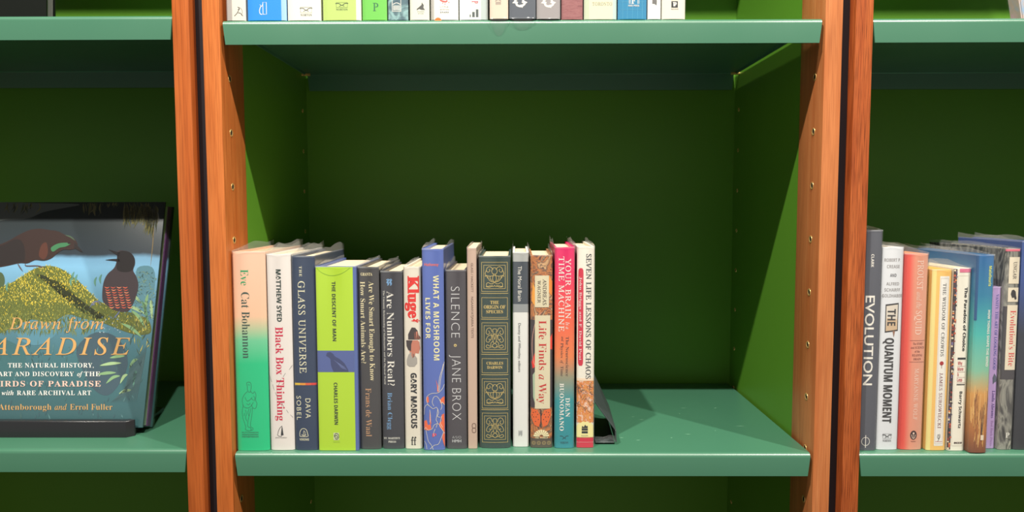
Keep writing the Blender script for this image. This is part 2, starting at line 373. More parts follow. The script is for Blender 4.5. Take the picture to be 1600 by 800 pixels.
class Book:
    def __init__(b, name, x0, x1, y, z, h, vt, vb, label, group, d=.155, sag=.0018, cover=None, rgb=(200, 200, 200), rough=.42,
                 page=True, pb=False, sleeve=True, rise=.006, tilt=0, pagec=None, cat='book', ztop=None):
        b.w = w_ = x1-x0-.0006; b.h = h; b.vt = vt; b.vb = vb; b.sag = sag; b.d = d
        b.root = empty(name, (x0+.0003, y, z+.0004), label, cat, group, (0, tilt, 0))
        t = .0025 if not pb else .0006
        b.cover_mat = cover or paint('cover', rgb, rough, bump=.15, bscale=900)
        n = 12; cr = min(.0022, w_*.16)
        out = [(w_*k/n, b.sy(w_*k/n)) for k in range(n+1)]
        pts = out + [(w_, d), (w_-t, d), (w_-t, sag+t+cr), (t, sag+t+cr), (t, d), (0, d)]
        bm = bmesh.new(); prism(bm, pts, 0, h); b.cov = from_bm('cover', bm, b.cover_mat, b.root, 32)
        if page:
            e = 0 if pb else .003
            bm = bmesh.new(); box(bm, t+.0001, w_-t-.0001, sag+t+cr+.0001, d-.002-(e), e, h-e if not pb else h-.0003)
            if not pb:   # hollow of the fore edge: push the fore edge in a little
                pass
            from_bm('text_block', bm, pagec or M_PAGE, b.root)
        if sleeve:
            bm = bmesh.new(); g = .00045; rnd = random.Random(name+label)
            path = [(-g, d+.001)]+[(-g, d*k/6) for k in range(5, 0, -1)]+[(-g, b.sy(0)+.003)]+[(max(-g, min(w_+g, w_*k/8+(-g if k == 0 else g if k == 8 else 0))), b.sy(w_*k/8)-.0011) for k in range(9)]+[(w_+g, b.sy(0)+.003)]+[(w_+g, d*k/6) for k in range(1, 6)]+[(w_+g, d+.001)]
            cols = []
            ph = rnd.random()*6
            for i, (x, yy) in enumerate(path):
                up = .0008+rise*min(1, max(0, yy)/.05)*(.75+.25*math.sin(i*1.7+ph))
                fl = .0009*math.sin(i*.9+ph)*(1 if 0 < x < w_ else 0)
                cols.append([bm.verts.new((x, yy, .0002)), bm.verts.new((x, yy, h*.33)), bm.verts.new((x, yy, h*.66)), bm.verts.new((x, yy, h-.001)),
                             bm.verts.new((x+fl*.3, yy+fl, h+up))])
            for a, c in zip(cols, cols[1:]):
                for k in range(4): bm.faces.new((a[k], c[k], c[k+1], a[k+1])).material_index = int(k == 3)
            from_bm('plastic_sleeve', bm, [M_FILM, M_FILM2], b.root, 60)
        sq = [w_*u for u in (.02, .045, .07, .12, .2, .3, .4, .5, .6, .7, .8, .88, .93, .955, .98)]
        b.p = Print(lambda x, z, l: (x, b.sy(x)-.00012*l, z), sq, b.cov)
    def sy(b, x):
        u = (x/b.w-.5)*2; u = max(-1, min(1, u))
        e = max(0, abs(u)-.86)/.14
        return b.sag*u*u*.6 + b.sag*.4*e*e + .0006*e*e
    def X(b, s): return s*b.w
    def Z(b, v): return b.h*(b.vb-v)/(b.vb-b.vt)
    def layer(b, n): b.p.layer = n; return b
    def poly(b, part, pts, mat):
        P = [(b.X(s), b.Z(v)) for s, v in pts]; b.p.add(part, P, [tuple(range(len(P)))], mat)
    def rect(b, part, s0, s1, v0, v1, mat):
        n = max(1, int(abs(v1-v0)/60)); P = []; F = []
        for k in range(n+1):
            v = v0+(v1-v0)*k/n; P += [(b.X(s0), b.Z(v)), (b.X(s1), b.Z(v))]
        for k in range(n): F.append((2*k, 2*k+1, 2*k+3, 2*k+2))
        b.p.add(part, P, F, mat)
    def frame(b, part, s0, s1, v0, v1, mat, wd=.0004):
        x0, x1, z0, z1 = b.X(s0), b.X(s1), b.Z(v1), b.Z(v0)
        for a, c, d, e in ((x0, x1, z0, z0+wd), (x0, x1, z1-wd, z1), (x0, x0+wd, z0, z1), (x1-wd, x1, z0, z1)):
            b.p.add(part, [(a, d), (c, d), (c, e), (a, e)], [(0, 1, 2, 3)], mat)
    def line(b, part, pts, mat, wd=.0005, smooth=True, taper=False, closed=False):
        P = [Vector((b.X(s), b.Z(v))) for s, v in pts]; ribbon(b.p, part, P, mat, wd, smooth, taper, closed)
    def disc(b, part, s, v, r, mat, ry=None, n=16):
        ry = ry or r; P = [(b.X(s)+r*math.cos(2*math.pi*k/n), b.Z(v)+ry*math.sin(2*math.pi*k/n)) for k in range(n)]
        b.p.add(part, P, [tuple(range(n))], mat)
    def down(b, part, text, font, s0, s1, v0, v1, mat, track=1.0):
        """lettering that reads from top to bottom: baseline at s0, capital tops at s1"""
        vs, fs = glyphs(text, font, track); xs = [v[0] for v in vs]; a, c = min(xs), max(xs); ch = caph(font)
        z0, z1 = b.Z(v0), b.Z(v1); x0, x1 = b.X(s0), b.X(s1)
        b.p.add(part, [(x0+(v[1]/ch)*(x1-x0), z0+(v[0]-a)/(c-a)*(z1-z0)) for v in vs], fs, mat)
    def flat(b, part, text, font, s0, s1, v0, v1, mat, track=1.0):
        """horizontal lettering: capital tops at v0, baseline at v1"""
        vs, fs = glyphs(text, font, track); xs = [v[0] for v in vs]; a, c = min(xs), max(xs); ch = caph(font)
        z0, z1 = b.Z(v1), b.Z(v0); x0, x1 = b.X(s0), b.X(s1)
        b.p.add(part, [(x0+(v[0]-a)/(c-a)*(x1-x0), z0+(v[1]/ch)*(z1-z0)) for v in vs], fs, mat)
    def build(b): b.p.build(); return b
def catmull(P, n=5, closed=False):
    if len(P) < 3: return P
    out = []; m = len(P)
    for i in range(m if closed else m-1):
        p0 = P[i-1] if i > 0 or closed else P[0]; p1 = P[i]; p2 = P[(i+1) % m]; p3 = P[(i+2) % m] if (i+2 < m or closed) else P[-1]
        for k in range(n):
            t = k/n; out.append(.5*((2*p1)+(p2-p0)*t+(2*p0-5*p1+4*p2-p3)*t*t+(3*p1-p0-3*p2+p3)*t**3))
    if not closed: out.append(P[-1])
    return out
def ribbon(pr, part, P, mat, wd, smooth=True, taper=False, closed=False):
    if smooth: P = catmull(P, 5, closed)
    if taper and len(P) == 2: P = [P[0], (P[0]+P[1])/2, P[1]]
    if closed: P = P+[P[0]]
    V = []; n = len(P)
    for i, p in enumerate(P):
        d = (P[min(i+1, n-1)]-P[max(i-1, 0)]); d = d.normalized() if d.length else Vector((1, 0))
        k = wd/2*(math.sin(math.pi*min(1, max(.02, i/(n-1)*.98+.01))) if taper else 1)
        q = Vector((-d.y, d.x))*k; V += [tuple(p+q), tuple(p-q)]
    pr.add(part, V, [(2*i, 2*i+1, 2*i+3, 2*i+2) for i in range(n-1)], mat)
def ink(r, g, b_, rough=.45): return paint('ink', (r, g, b_), rough)
#BOOKS
WHITE = ink(236, 232, 222); CREAM = ink(240, 226, 180); DARK = ink(40, 42, 46); GREY = ink(110, 108, 106); GOLD = paint('gold_foil', (236, 206, 124), .35, metal=.2)
GM = 'upright books on the middle shelf'
# 1 peach to green
b = Book('book', -.3528, -.3121, .0085, 0, .2461, 394, 704.5, 'thick book fading from peach to bright green, first at the left post', GM, d=.158, sag=.003,
         cover=ramp_mat('peach_green_jacket', [(0, (10, 192, 128)), (.44, (12, 192, 130)), (.56, (110, 200, 152)), (.68, (238, 194, 160)), (1, (240, 196, 168))], 0, .2461), rise=.009)
g = ink(20, 160, 100); k = ink(44, 74, 66)
b.down('title', 'Eve', 'serif', .26, .50, 421, 445.5, g); b.down('author_name', 'Cat Bohannon', 'serif', .265, .51, 456, 559, k)
fig = ink(28, 92, 72)
def L(pts, wd=.00045, part='artwork', m=None, **kw): b.line(part, pts, m or fig, wd, **kw)
L([(.38, 603), (.36, 598), (.42, 596), (.49, 598), (.5, 604), (.47, 611), (.42, 612), (.38, 608)], closed=True)
L([(.38, 611), (.28, 616), (.21, 624), (.24, 634), (.36, 637), (.48, 634), (.55, 628)])
L([(.48, 611), (.55, 614), (.6, 611), (.64, 617), (.62, 624), (.66, 630), (.62, 637), (.54, 637), (.48, 631)])
L([(.24, 632), (.2, 642), (.21, 652), (.27, 662), (.3, 668), (.28, 671), (.38, 673), (.46, 672), (.44, 668), (.36, 666), (.38, 656), (.43, 646), (.48, 637)])
L([(.52, 637), (.5, 648), (.46, 658), (.45, 666), (.52, 669), (.5, 672), (.44, 672)])
L([(.3, 620), (.36, 626), (.45, 624), (.52, 620)]); L([(.3, 640), (.33, 646), (.3, 652), (.34, 658)]); L([(.42, 638), (.38, 644), (.41, 650)]); L([(.27, 645), (.25, 650)]); L([(.5, 622), (.56, 625)])
L([(.34, 630), (.4, 632), (.46, 629)]); L([(.4, 600), (.46, 601)]); L([(.56, 618), (.6, 621), (.58, 626)])
for (t_, v0) in (('HUTCHINSON', 674.5), ('HEINEMANN', 681)): b.flat('publisher_name', t_, 'sans', .17, .68, v0, v0+2.8, k)
b.rect('publisher_name', .17, .68, 678.8, 679.6, k); b.build()
# 2 white
b = Book('book', -.3113, -.2814, .0105, 0, .2428, 398, 703.6, 'white book with red serif title and thin dashed lines crossing its spine', GM, d=.155, sag=.0022, rgb=(232, 224, 218), rise=.01)
red = ink(206, 30, 70); b.down('author_name', 'MATTHEW SYED', 'black', .40, .60, 421, 502, ink(52, 66, 62)); b.down('title', 'Black Box Thinking', 'serifb', .31, .63, 510, 657, red)
for (a, c) in (((0.02, 587), (.1, 596)), ((.14, 600), (.2, 609)), ((.24, 612), (.4, 625)), ((.5, 628), (.62, 637)), ((.7, 640), (.78, 645)), ((.86, 648), (.96, 652)), ((.98, 570), (.85, 577)), ((.7, 582), (.6, 588)), ((.5, 592), (.38, 602))):
    b.line('artwork', [a, c], DARK, .00035, smooth=False)
L([(.3, 680), (.36, 672), (.48, 666), (.52, 672), (.5, 680), (.4, 682), (.3, 680)], .0006, 'publisher_mark', DARK); b.poly('publisher_mark', [(.44, 680), (.5, 664), (.56, 680)], DARK)
b.flat('publisher_mark', 'JOHN MURRAY', 'sans', .2, .7, 683, 685, GREY); b.build()
# 3 navy
b = Book('book', -.2810, -.2524, .0105, 0, .2404, 401, 703.6, 'navy book with pale spaced lettering and a thin yellow to red stripe', GM, d=.155, sag=.0024, rgb=(44, 60, 88), rise=.011)
cr = ink(226, 222, 190)
b.down('title', 'THE', 'serifb', .35, .46, 416, 432, cr, 1.25); b.down('title', 'GLASS UNIVERSE', 'serif', .28, .56, 439, 582, cr, 1.15)
for i, c in enumerate([(222, 186, 60), (226, 150, 50), (222, 90, 50), (214, 60, 56)]): b.rect('stripe', .04+i*.24, .04+(i+1)*.24, 597.5, 601, ink(*c))
b.down('author_name', 'DAVA', 'sans', .5, .72, 622, 653, cr, 1.2); b.down('author_name', 'SOBEL', 'sans', .1, .3, 618, 656, cr, 1.2)
L([(.22, 682), (.22, 676), (.3, 670.5), (.42, 669.5), (.52, 672), (.57, 678), (.56, 682), (.22, 682)], .0007, 'publisher_mark', cr); L([(.3, 679), (.4, 681), (.5, 679)], .0007, 'publisher_mark', cr); L([(.38, 680), (.4, 673), (.46, 676), (.44, 680)], .0005, 'publisher_mark', cr)
b.flat('publisher_name', 'VIKING', 'bold', .2, .62, 685, 688.5, cr); b.build()
# 4 lime
b = Book('book', -.2510, -.2012, .0095, 0, .2280, 417, 704, 'lime green boxy book with a slate blue band and bird silhouette', GM, d=.15, sag=.0004, rgb=(84, 104, 166), rise=.004)
lime = ink(180, 216, 44); slate = ink(84, 100, 158); dk = ink(48, 62, 40)
b.rect('label_panel', .0, .92, 417.5, 704, lime); b.layer(2); b.rect('bird_band', 0, .92, 547, 580.5, slate)
b.layer(3); bd = ink(58, 68, 112)
b.poly('bird_silhouette', [(.22, 555), (.25, 550), (.33, 549), (.4, 552), (.44, 556), (.56, 560), (.68, 567), (.76, 576), (.78, 580), (.4, 580), (.34, 570), (.33, 560), (.28, 557)], bd)
lb = ink(110, 124, 178)
for i in range(7): b.line('bird_silhouette', [(.42+.04*i, 562+2*i*.8), (.5+.035*i, 566+1.6*i), (.6+.02*i, 574+i*.5)], lb, .0003)
b.line('ornament', [(.03, 419), (.15, 426), (.35, 430.5), (.55, 429.5), (.72, 425), (.86, 418.5)], ink(140, 188, 30), .0004)
b.down('title', 'THE DESCENT OF MAN', 'bold', .395, .485, 440, 532, dk); b.down('author_name', 'CHARLES DARWIN', 'bold', .40, .49, 597, 663, dk)
b.rect('publisher_mark', .37, .51, 676, 687.5, ink(206, 214, 170)); b.layer(4)
L([(.39, 682), (.41, 678), (.45, 677), (.49, 679), (.5, 683), (.46, 686), (.42, 685), (.41, 681), (.45, 680), (.47, 683), (.44, 684)], .0007, 'publisher_mark', dk)
b.flat('publisher_mark', 'ORCHISES', 'sans', .36, .53, 689.5, 691, ink(150, 180, 60)); b.build()
# 5 charcoal, two-line title
b = Book('book', -.2006, -.1749, .0145, 0, .2267, 418, 702, 'dark charcoal book with cream two-line title and tan author line', GM, d=.15, sag=.002, rgb=(66, 64, 66), rise=.004)
b.flat('publisher_name', 'GRANTA', 'serifb', .13, .70, 426.5, 431, CREAM); b.down('title', 'Are We Smart Enough to Know', 'serif', .52, .76, 440, 594.6, CREAM); b.down('title', 'How Smart Animals Are?', 'serif', .10, .33, 440, 567, CREAM)
b.down('author_name', 'Frans de Waal', 'serif', .28, .56, 606, 682, ink(196, 150, 112)); b.build()
# 6 dark
b = Book('book', -.1731, -.1463, .0158, 0, .2213, 424.7, 701.5, 'dark grey book with light blue squiggle mark above large cream title', GM, d=.15, sag=.002, rgb=(58, 58, 66), rise=.004)
blue = ink(120, 168, 214)
for s0 in (.27, .4): L([(s0, 437), (s0+.08, 439), (s0+.02, 441.5), (s0+.1, 444), (s0+.04, 446)], .0012, 'ornament', blue); L([(s0+.06, 436), (s0+.12, 438), (s0+.07, 440.5), (s0+.12, 443)], .0009, 'ornament', blue)
b.down('title', 'Are Numbers Real?', 'serif', .27, .59, 455, 602, WHITE); b.down('subtitle', 'The Uncanny Relationship of Mathematics and the Physical World', 'serifb', .1, .18, 454, 600, ink(200, 198, 190))
b.down('author_name', 'Brian Clegg', 'serif', .25, .46, 613, 671, blue); b.flat('publisher_name', "ST. MARTIN'S", 'serifb', .05, .8, 683.5, 686.5, WHITE); b.flat('publisher_name', 'PRESS', 'serifb', .26, .62, 689, 692, WHITE); b.build()
# 7 Kluge
b = Book('book', -.1452, -.1238, .0158, 0, .2266, 418, 701.5, 'off-white book with heavy red title above a split head picture', GM, d=.152, sag=.0016, rgb=(226, 218, 202), rise=.004)
r_ = ink(222, 36, 30); b.down('title', 'Kluge', 'slab', .27, .92, 431.5, 497, r_); b.down('title', '*', 'black', .15, .95, 498, 503.5, r_)
sk = ink(196, 122, 100); hr = ink(62, 52, 54); sh = ink(166, 160, 152)
b.poly('portrait', [(.35, 516), (.46, 511), (.66, 511.5), (.8, 516), (.86, 523), (.98, 527), (.9, 530), (.24, 530), (.24, 522)], hr); b.poly('portrait', [(.6, 519), (.78, 517), (.85, 523), (.97, 527), (.9, 529.5), (.6, 529.5)], sk)
b.poly('portrait', [(.14, 531), (.8, 531), (.9, 534), (.92, 540), (.95, 543), (.9, 547), (.86, 552), (.66, 551), (.62, 556), (.36, 556), (.3, 546), (.18, 543)], sk)
b.layer(2); b.poly('portrait', [(.12, 531), (.5, 531), (.42, 537), (.4, 548), (.24, 546), (.14, 540)], hr)
b.poly('portrait', [(.14, 562), (.24, 554), (.4, 549), (.62, 554), (.76, 559), (.76, 567), (.6, 572), (.3, 572), (.15, 569)], sh); b.poly('portrait', [(.44, 548), (.64, 550), (.62, 556), (.5, 559), (.42, 554)], sk)
b.down('author_name', 'GARY MARCUS', 'black', .37, .72, 582, 669, DARK)
for s0 in (.36, .52): L([(s0+.13, 684.5), (s0+.08, 683), (s0+.05, 686), (s0+.05, 695)], .0012, 'publisher_mark', DARK); b.rect('publisher_mark', s0-.02, s0+.13, 687.5, 688.5, DARK); b.rect('publisher_mark', s0, s0+.11, 694.5, 695.5, DARK)
b.build()
# 8 blue mushroom
b = Book('book', -.1215, -.0951, .0109, 0, .2490, 389.7, 703.6, 'blue book with yellow capitals and orange mushroom drawing at the foot', GM, d=.155, sag=.002, rgb=(88, 110, 184), rise=.007)
yl = ink(240, 232, 176); og = ink(238, 110, 70); wl = ink(232, 224, 204)
b.flat('author_name', 'Hathaway', 'med', .1, .78, 411, 415.5, og); b.down('title', 'WHAT A MUSHROOM', 'bold', .52, .78, 430, 562, yl, 1.15); b.down('title', 'LIVES FOR', 'bold', .14, .36, 465, 528, yl, 1.1)
b.poly('artwork', [(.6, 592), (.66, 602), (.66, 611), (.74, 612), (.7, 602)], og); b.poly('artwork', [(.14, 620), (.24, 619), (.26, 628), (.16, 629)], og)
b.poly('artwork', [(.8, 624), (.92, 620), (1.0, 619), (1.0, 632), (.9, 629), (.8, 630)], og); b.poly('artwork', [(.02, 658), (.14, 656), (.2, 664), (.34, 663), (.36, 670), (.2, 673), (.02, 671)], og)
b.poly('artwork', [(.86, 648), (.98, 646), (1, 664), (.98, 676), (.86, 671), (.76, 667), (.74, 661), (.86, 658)], og); b.poly('artwork', [(.92, 676), (1, 672), (1, 700), (.94, 693), (.88, 685)], og); b.poly('artwork', [(.3, 642), (.34, 652), (.36, 662), (.3, 663), (.28, 652)], og)
b.layer(2)
for pts in ([(1, 600), (.9, 607), (.7, 613), (.4, 614), (.2, 618), (.14, 624), (.22, 632), (.3, 634)], [(.76, 610), (.84, 590), (.95, 574), (1, 565)], [(.7, 611), (.78, 590), (.9, 576), (.96, 568)], [(.02, 648), (.06, 636), (.2, 632), (.45, 638), (.62, 636), (.72, 644), (.66, 650), (.8, 652)],
            [(.5, 634), (.42, 628), (.5, 620), (.65, 619), (.8, 626), (.88, 634), (.82, 640)], [(.68, 638), (.64, 648), (.6, 656), (.66, 660), (.6, 668)], [(.02, 672), (.1, 668), (.2, 672), (.4, 670), (.5, 664), (.7, 662), (.85, 670), (1, 678)],
            [(.1, 672), (.16, 682), (.22, 690), (.36, 696), (.45, 703)], [(.3, 702), (.5, 696), (.7, 694), (.84, 684), (.94, 676)], [(.55, 670), (.48, 676), (.5, 682)], [(.02, 690), (.1, 694), (.14, 702)], [(.3, 640), (.33, 650), (.3, 660)], [(.8, 624), (.86, 630), (.9, 628), (1, 633)], [(.86, 650), (.8, 660), (.9, 668)]):
    b.line('artwork', pts, wl, .0005)
b.flat('publisher_mark', 'p', 'bold', .42, .6, 676, 681, ink(240, 70, 90)); b.disc('publisher_mark', .5, 678.5, .0003, ink(240, 70, 90)); b.build()
# 9 silence
b = Book('book', -.0937, -.0682, .0158, 0, .2226, 423, 701.5, 'charcoal book with thin widely spaced silver capitals and a small dot', GM, d=.15, sag=.002, rgb=(74, 70, 76), rise=.008)
sv = ink(222, 222, 224); b.down('title', 'SILENCE', 'thin', .26, .68, 448, 527, sv, 1.1); b.down('author_name', 'JANE BROX', 'thin', .28, .72, 554, 656, sv, 1.1)
b.disc('ornament', .46, 539, .0018, ink(220, 196, 130)); b.layer(2); b.disc('ornament', .46, 539, .0008, ink(120, 100, 60)); b.layer(1)
b.flat('publisher_name', 'A/S/O', 'thin', .28, .72, 681.5, 685.5, sv); b.flat('publisher_name', 'HMH', 'sans', .28, .72, 687, 691.5, sv); b.build()
# 10 slim tan
b = Book('book', -.0671, -.0553, .0165, 0, .2499, 388, 701, 'slim tall tan paperback left of the dark leather volume', GM, d=.16, sag=.0004, rgb=(200, 172, 154), pb=True, rise=.002)
br = ink(120, 92, 80); b.down('author_name', 'GLASS / HACKETT', 'med', .42, .66, 411, 456, br); b.down('title', 'NGAANYATJARRA TEXTS', 'med', .42, .66, 463, 527, br)
for v in (665, 672): b.line('publisher_mark', [(.5, v-3), (.82, v-3), (.82, v+3), (.5, v+3)], br, .0009, closed=True)
b.build()
# 11 leather
b = Book('book', -.0528, -.0140, .0182, 0, .2396, 401, 700.5, 'dark green leather volume with gold frames and urn ornaments', GM, d=.16, sag=.0035, rgb=(44, 64, 60), rough=.5, rise=.004)
G = GOLD
for (v0, v1, lab) in ((410, 455.4, 0), (464.5, 495.7, 1), (503.5, 550, 0), (559.3, 582, 1), (591, 637.7, 0), (645, 691.7, 0)):
    b.frame('gilt_frame', .08, .92, v0, v1, G, .0004)
    if not lab: b.frame('gilt_frame', .15, .85, v0+4.5, v1-4.5, G, .0004)
for v in (457.8, 497.8, 552.5, 584.5, 639.5): b.rect('gilt_rule', .06, .94, v, v+.7, G)
def orn(cy, urn):
    m_ = lambda pts: [L([(.5+sx*a, cy+c) for a, c in pts], .0005, 'gilt_ornament', G) for sx in (-1, 1)]
    if urn:
        m_([(0, -3), (.06, -4), (.09, -8), (.05, -12), (0, -13)]); m_([(.04, -10), (.12, -14), (.2, -14), (.26, -10), (.22, -6), (.15, -8), (.17, -11)]); m_([(.26, -9), (.3, -4), (.26, 0), (.2, 4), (.12, 8), (0, 9)])
        m_([(0, -1), (.15, 0), (.28, -1), (.3, 1)]); m_([(.05, 0), (.06, 5), (.02, 9)]); m_([(.14, 0), (.14, 4), (.07, 8)]); m_([(0, 9), (.04, 11), (.12, 12), (.2, 10), (.26, 12), (.24, 16), (.14, 15), (.04, 16), (0, 14)]); m_([(.22, 0), (.2, 4)])
        m_([(.03, -3), (.04, 0)]); m_([(.06, 14), (.16, 17), (.28, 16)])
    else:
        m_([(0, -13), (.06, -12), (.05, -6), (.07, 0), (.04, 8), (0, 10)]); m_([(.08, -8), (.14, -14), (.24, -13), (.28, -7), (.22, -4), (.16, -7), (.2, -10)]); m_([(.07, -2), (.16, -3), (.24, 0), (.28, 6), (.2, 8), (.15, 4), (.2, 3)])
        m_([(.05, 6), (.12, 9), (.14, 14), (.24, 12), (.28, 15), (.2, 17), (.1, 15), (0, 17)]); m_([(0, -6), (.03, -2), (0, 4)]); m_([(.12, -6), (.1, 0), (.13, 5)]); m_([(.02, 10), (.08, 13), (.04, 16)])
orn(431.5, 1); orn(526, 0); orn(613, 1); orn(667, 0)
for t_, s0, s1, v0, v1 in (('THE', .36, .64, 469.5, 474.5), ('ORIGIN OF', .15, .85, 476.5, 481.8), ('SPECIES', .23, .77, 484, 488.8)): b.flat('title', t_, 'serifb', s0, s1, v0, v1, G)
for t_, s0, s1, v0, v1 in (('CHARLES', .23, .77, 564.5, 568.8), ('DARWIN', .25, .75, 571, 575.4)): b.flat('author_name', t_, 'serifb', s0, s1, v0, v1, G)
b.build()
# 12 silver / grey / white
b = Book('book', -.0112, .0088, .0235, 0, .2439, 395, 698, 'slim white book with grey band and slate upper third, silver head', GM, d=.155, sag=.0016, rgb=(226, 226, 222), rise=.008)
b.rect('head_band', 0, 1, 395.5, 409, ink(176, 178, 176)); b.rect('slate_panel', 0, 1, 409, 474.5, ink(66, 74, 84)); b.rect('grey_band', 0, 1, 474.5, 487, ink(146, 150, 152)); b.layer(2)
b.down('title', 'The Moral Brain', 'sans', .32, .56, 416, 470, WHITE); b.down('author_name', 'Decety and Wheatley, editors', 'sans', .34, .5, 504, 580, ink(90, 92, 96))
for i in range(5): b.rect('publisher_mark', .36+.05*i, .385+.05*i, 672+(i % 2), 681-(i % 3), ink(120, 124, 128))
b.build()
# 13 collage
b = Book('book', .0105, .0381, .0203, 0, .2405, 399.6, 699.6, 'brown collage book with cream labels, red script title and orange butterfly', GM, d=.155, sag=.002,
         cover=blotch_mat('collage_jacket', [(46, 38, 42), (120, 66, 46), (206, 130, 70), (90, 70, 62), (216, 170, 120), (60, 44, 44)], 55, (1, 1, .7), detail=6, dist=3), rise=.008)
lab = ink(218, 208, 176); rd = ink(196, 40, 36)
b.rect('artwork', .0, 1, 499, 636, ink(64, 52, 56)); b.layer(2); orr = ink(226, 100, 40)
b.line('artwork', [(.5, 487), (.25, 500), (.08, 530), (.12, 562), (.3, 575)], ink(230, 170, 150), .0005); b.poly('artwork', [(.05, 565), (.25, 545), (.3, 555), (.2, 566), (.3, 570), (.1, 575)], ink(226, 50, 36))
b.poly('artwork', [(.85, 530), (1, 520), (1, 545), (.9, 545)], ink(226, 60, 36)); b.poly('artwork', [(.1, 585), (.3, 575), (.34, 600), (.3, 640), (.12, 620)], ink(170, 190, 160)); b.poly('artwork', [(.1, 440), (.25, 455), (.2, 478), (.05, 470)], ink(236, 160, 60)); b.poly('artwork', [(.85, 430), (1, 440), (.98, 462), (.8, 455)], ink(230, 140, 50))
b.layer(3); b.rect('label_panel', .2, .84, 430.5, 479.5, lab); b.rect('label_panel', .2, .9, 492, 638, lab); b.layer(4)
b.down('author_name', 'ANDREAS', 'serif', .56, .72, 436, 476, ink(70, 56, 50)); b.down('author_name', 'WAGNER', 'serif', .32, .46, 438, 473, ink(70, 56, 50)); b.down('title', 'Life Finds', 'serif', .38, .72, 500, 577, rd)
b.down('title', 'a', 'ital', .38, .72, 584, 592, rd); b.down('title', 'Way', 'serif', .38, .72, 598, 630, rd)
for sx in (-1, 1):
    b.poly('butterfly', [(.48+sx*.02, 650), (.48+sx*.16, 640), (.48+sx*.42, 638), (.48+sx*.47, 648), (.48+sx*.4, 656), (.48+sx*.3, 664), (.48+sx*.1, 667), (.48+sx*.02, 658)], orr)
b.layer(5)
for sx in (-1, 1):
    for (a, c) in ((.15, 647), (.25, 643), (.35, 644), (.22, 651), (.34, 651), (.12, 655), (.25, 658), (.4, 648)): b.disc('butterfly', .48+sx*a, c, .0006, DARK, n=8)
b.line('butterfly', [(.48, 640), (.48, 668)], DARK, .0012); b.rect('ornament', .0, 1, 684.5, 699.6, ink(84, 72, 62)); b.layer(6)
for i in range(9):
    a = math.pi*(i+.5)/9; c, s_ = math.cos(a), math.sin(a); q = .14
    b.poly('publisher_mark', [(.5+.09*math.cos(a-q), 682-3*math.sin(a-q)), (.5+.36*math.cos(a-q), 682-11*math.sin(a-q)), (.5+.36*math.cos(a+q), 682-11*math.sin(a+q)), (.5+.09*math.cos(a+q), 682-3*math.sin(a+q))], CREAM)
b.flat('publisher_name', 'THE WORLD', 'serifb', .2, .8, 682.5, 685, CREAM)
for s0 in (.15, .38, .62, .85):
    for r in (.0022, .0011): b.line('ornament', [(s0+r/b.w*math.cos(t_), 692+r*1260*math.sin(t_)) for t_ in [i*math.pi/5 for i in range(10)]], ink(196, 170, 110), .0003, closed=True)
b.build()
# 14 pink-orange-teal
b = Book('book', .0404, .0651, .0182, 0, .2504, 387, 700.5, 'book fading from hot pink through orange to teal, white capitals', GM, d=.155, sag=.0022, rise=.009,
         cover=ramp_mat('sunset_jacket', [(0, (40, 138, 150)), (.24, (44, 146, 152)), (.36, (150, 146, 120)), (.46, (232, 130, 74)), (.66, (238, 92, 66)), (.85, (232, 40, 92)), (1, (226, 26, 104))], 0, .2504))
b.down('title', 'YOUR BRAIN', 'serif', .54, .8, 404, 497, WHITE, 1.1); b.down('title', 'Is a', 'ital', .56, .74, 502, 513, WHITE); b.down('title', 'TIME MACHINE', 'serif', .2, .46, 401, 517, WHITE, 1.1); nk = ink(70, 50, 50)
b.down('subtitle', 'The Neuroscience', 'serif', .56, .72, 525, 587, nk); b.down('subtitle', 'and', 'ital', .34, .46, 525, 532, nk); b.down('subtitle', 'Physics', 'serif', .3, .44, 535, 558, nk); b.down('subtitle', 'of', 'ital', .3, .44, 562, 567, nk); b.down('subtitle', 'Time', 'serif', .3, .44, 571, 587, nk)
b.down('author_name', 'DEAN', 'serifb', .56, .78, 621, 651, WHITE, 1.1); b.down('author_name', 'BUONOMANO', 'serifb', .26, .47, 598, 673, WHITE, 1.1)
def gull(b, cs, cv, ws, hv, m_, word=None, fr=True, part='publisher_mark'):
    if fr: b.frame(part, cs-ws, cs+ws, cv-hv, cv+hv, m_, .00025)
    b.line(part, [(cs-ws*1.12, cv-hv*.55), (cs-ws*.5, cv-hv*.55), (cs, cv+hv*.15), (cs+ws*.5, cv-hv*.55), (cs+ws*1.12, cv-hv*.6)], m_, .0007)
    b.line(part, [(cs-ws*.5, cv+hv*.6), (cs, cv+hv*.1), (cs+ws*.45, cv+hv*.5)], m_, .0005)
    if word: b.flat(part, word, 'serifb', cs-ws, cs+ws, cv+hv*1.4, cv+hv*2.1, m_, 1.1)
gull(b, .5, 684, .2, 4.5, ink(30, 60, 70), 'NORTON', False); b.build()
# 15 cream
b = Book('book', .0679, .0897, .0203, 0, .2511, 386, 699.6, 'cream book with red rounded author strip and orange desert foot, last in row', GM, d=.155, sag=.0016, rgb=(236, 230, 216), rise=.006)
cr_ = ink(206, 36, 66)
b.poly('author_strip', [(.06, 428), (.07, 422), (.13, 419), (.29, 419), (.35, 422), (.36, 428), (.36, 562), (.35, 567), (.3, 570.5), (.13, 570.5), (.07, 567), (.06, 562)], cr_)
b.rect('artwork', 0, 1, 592, 660, blotch_mat('desert_print', [(120, 96, 84), (226, 160, 90), (214, 120, 50), (236, 210, 190), (226, 140, 60)], 130, (1, 1, .8), detail=5, dist=2)); b.layer(2)
for i in range(34):
    s0 = random.uniform(.02, .9); v0 = random.uniform(598, 642); b.line('artwork', [(s0+random.uniform(-.16, .16)*j*.5, v0+random.uniform(-5, 5)) for j in range(4)], ink(84, 66, 66), .0003)
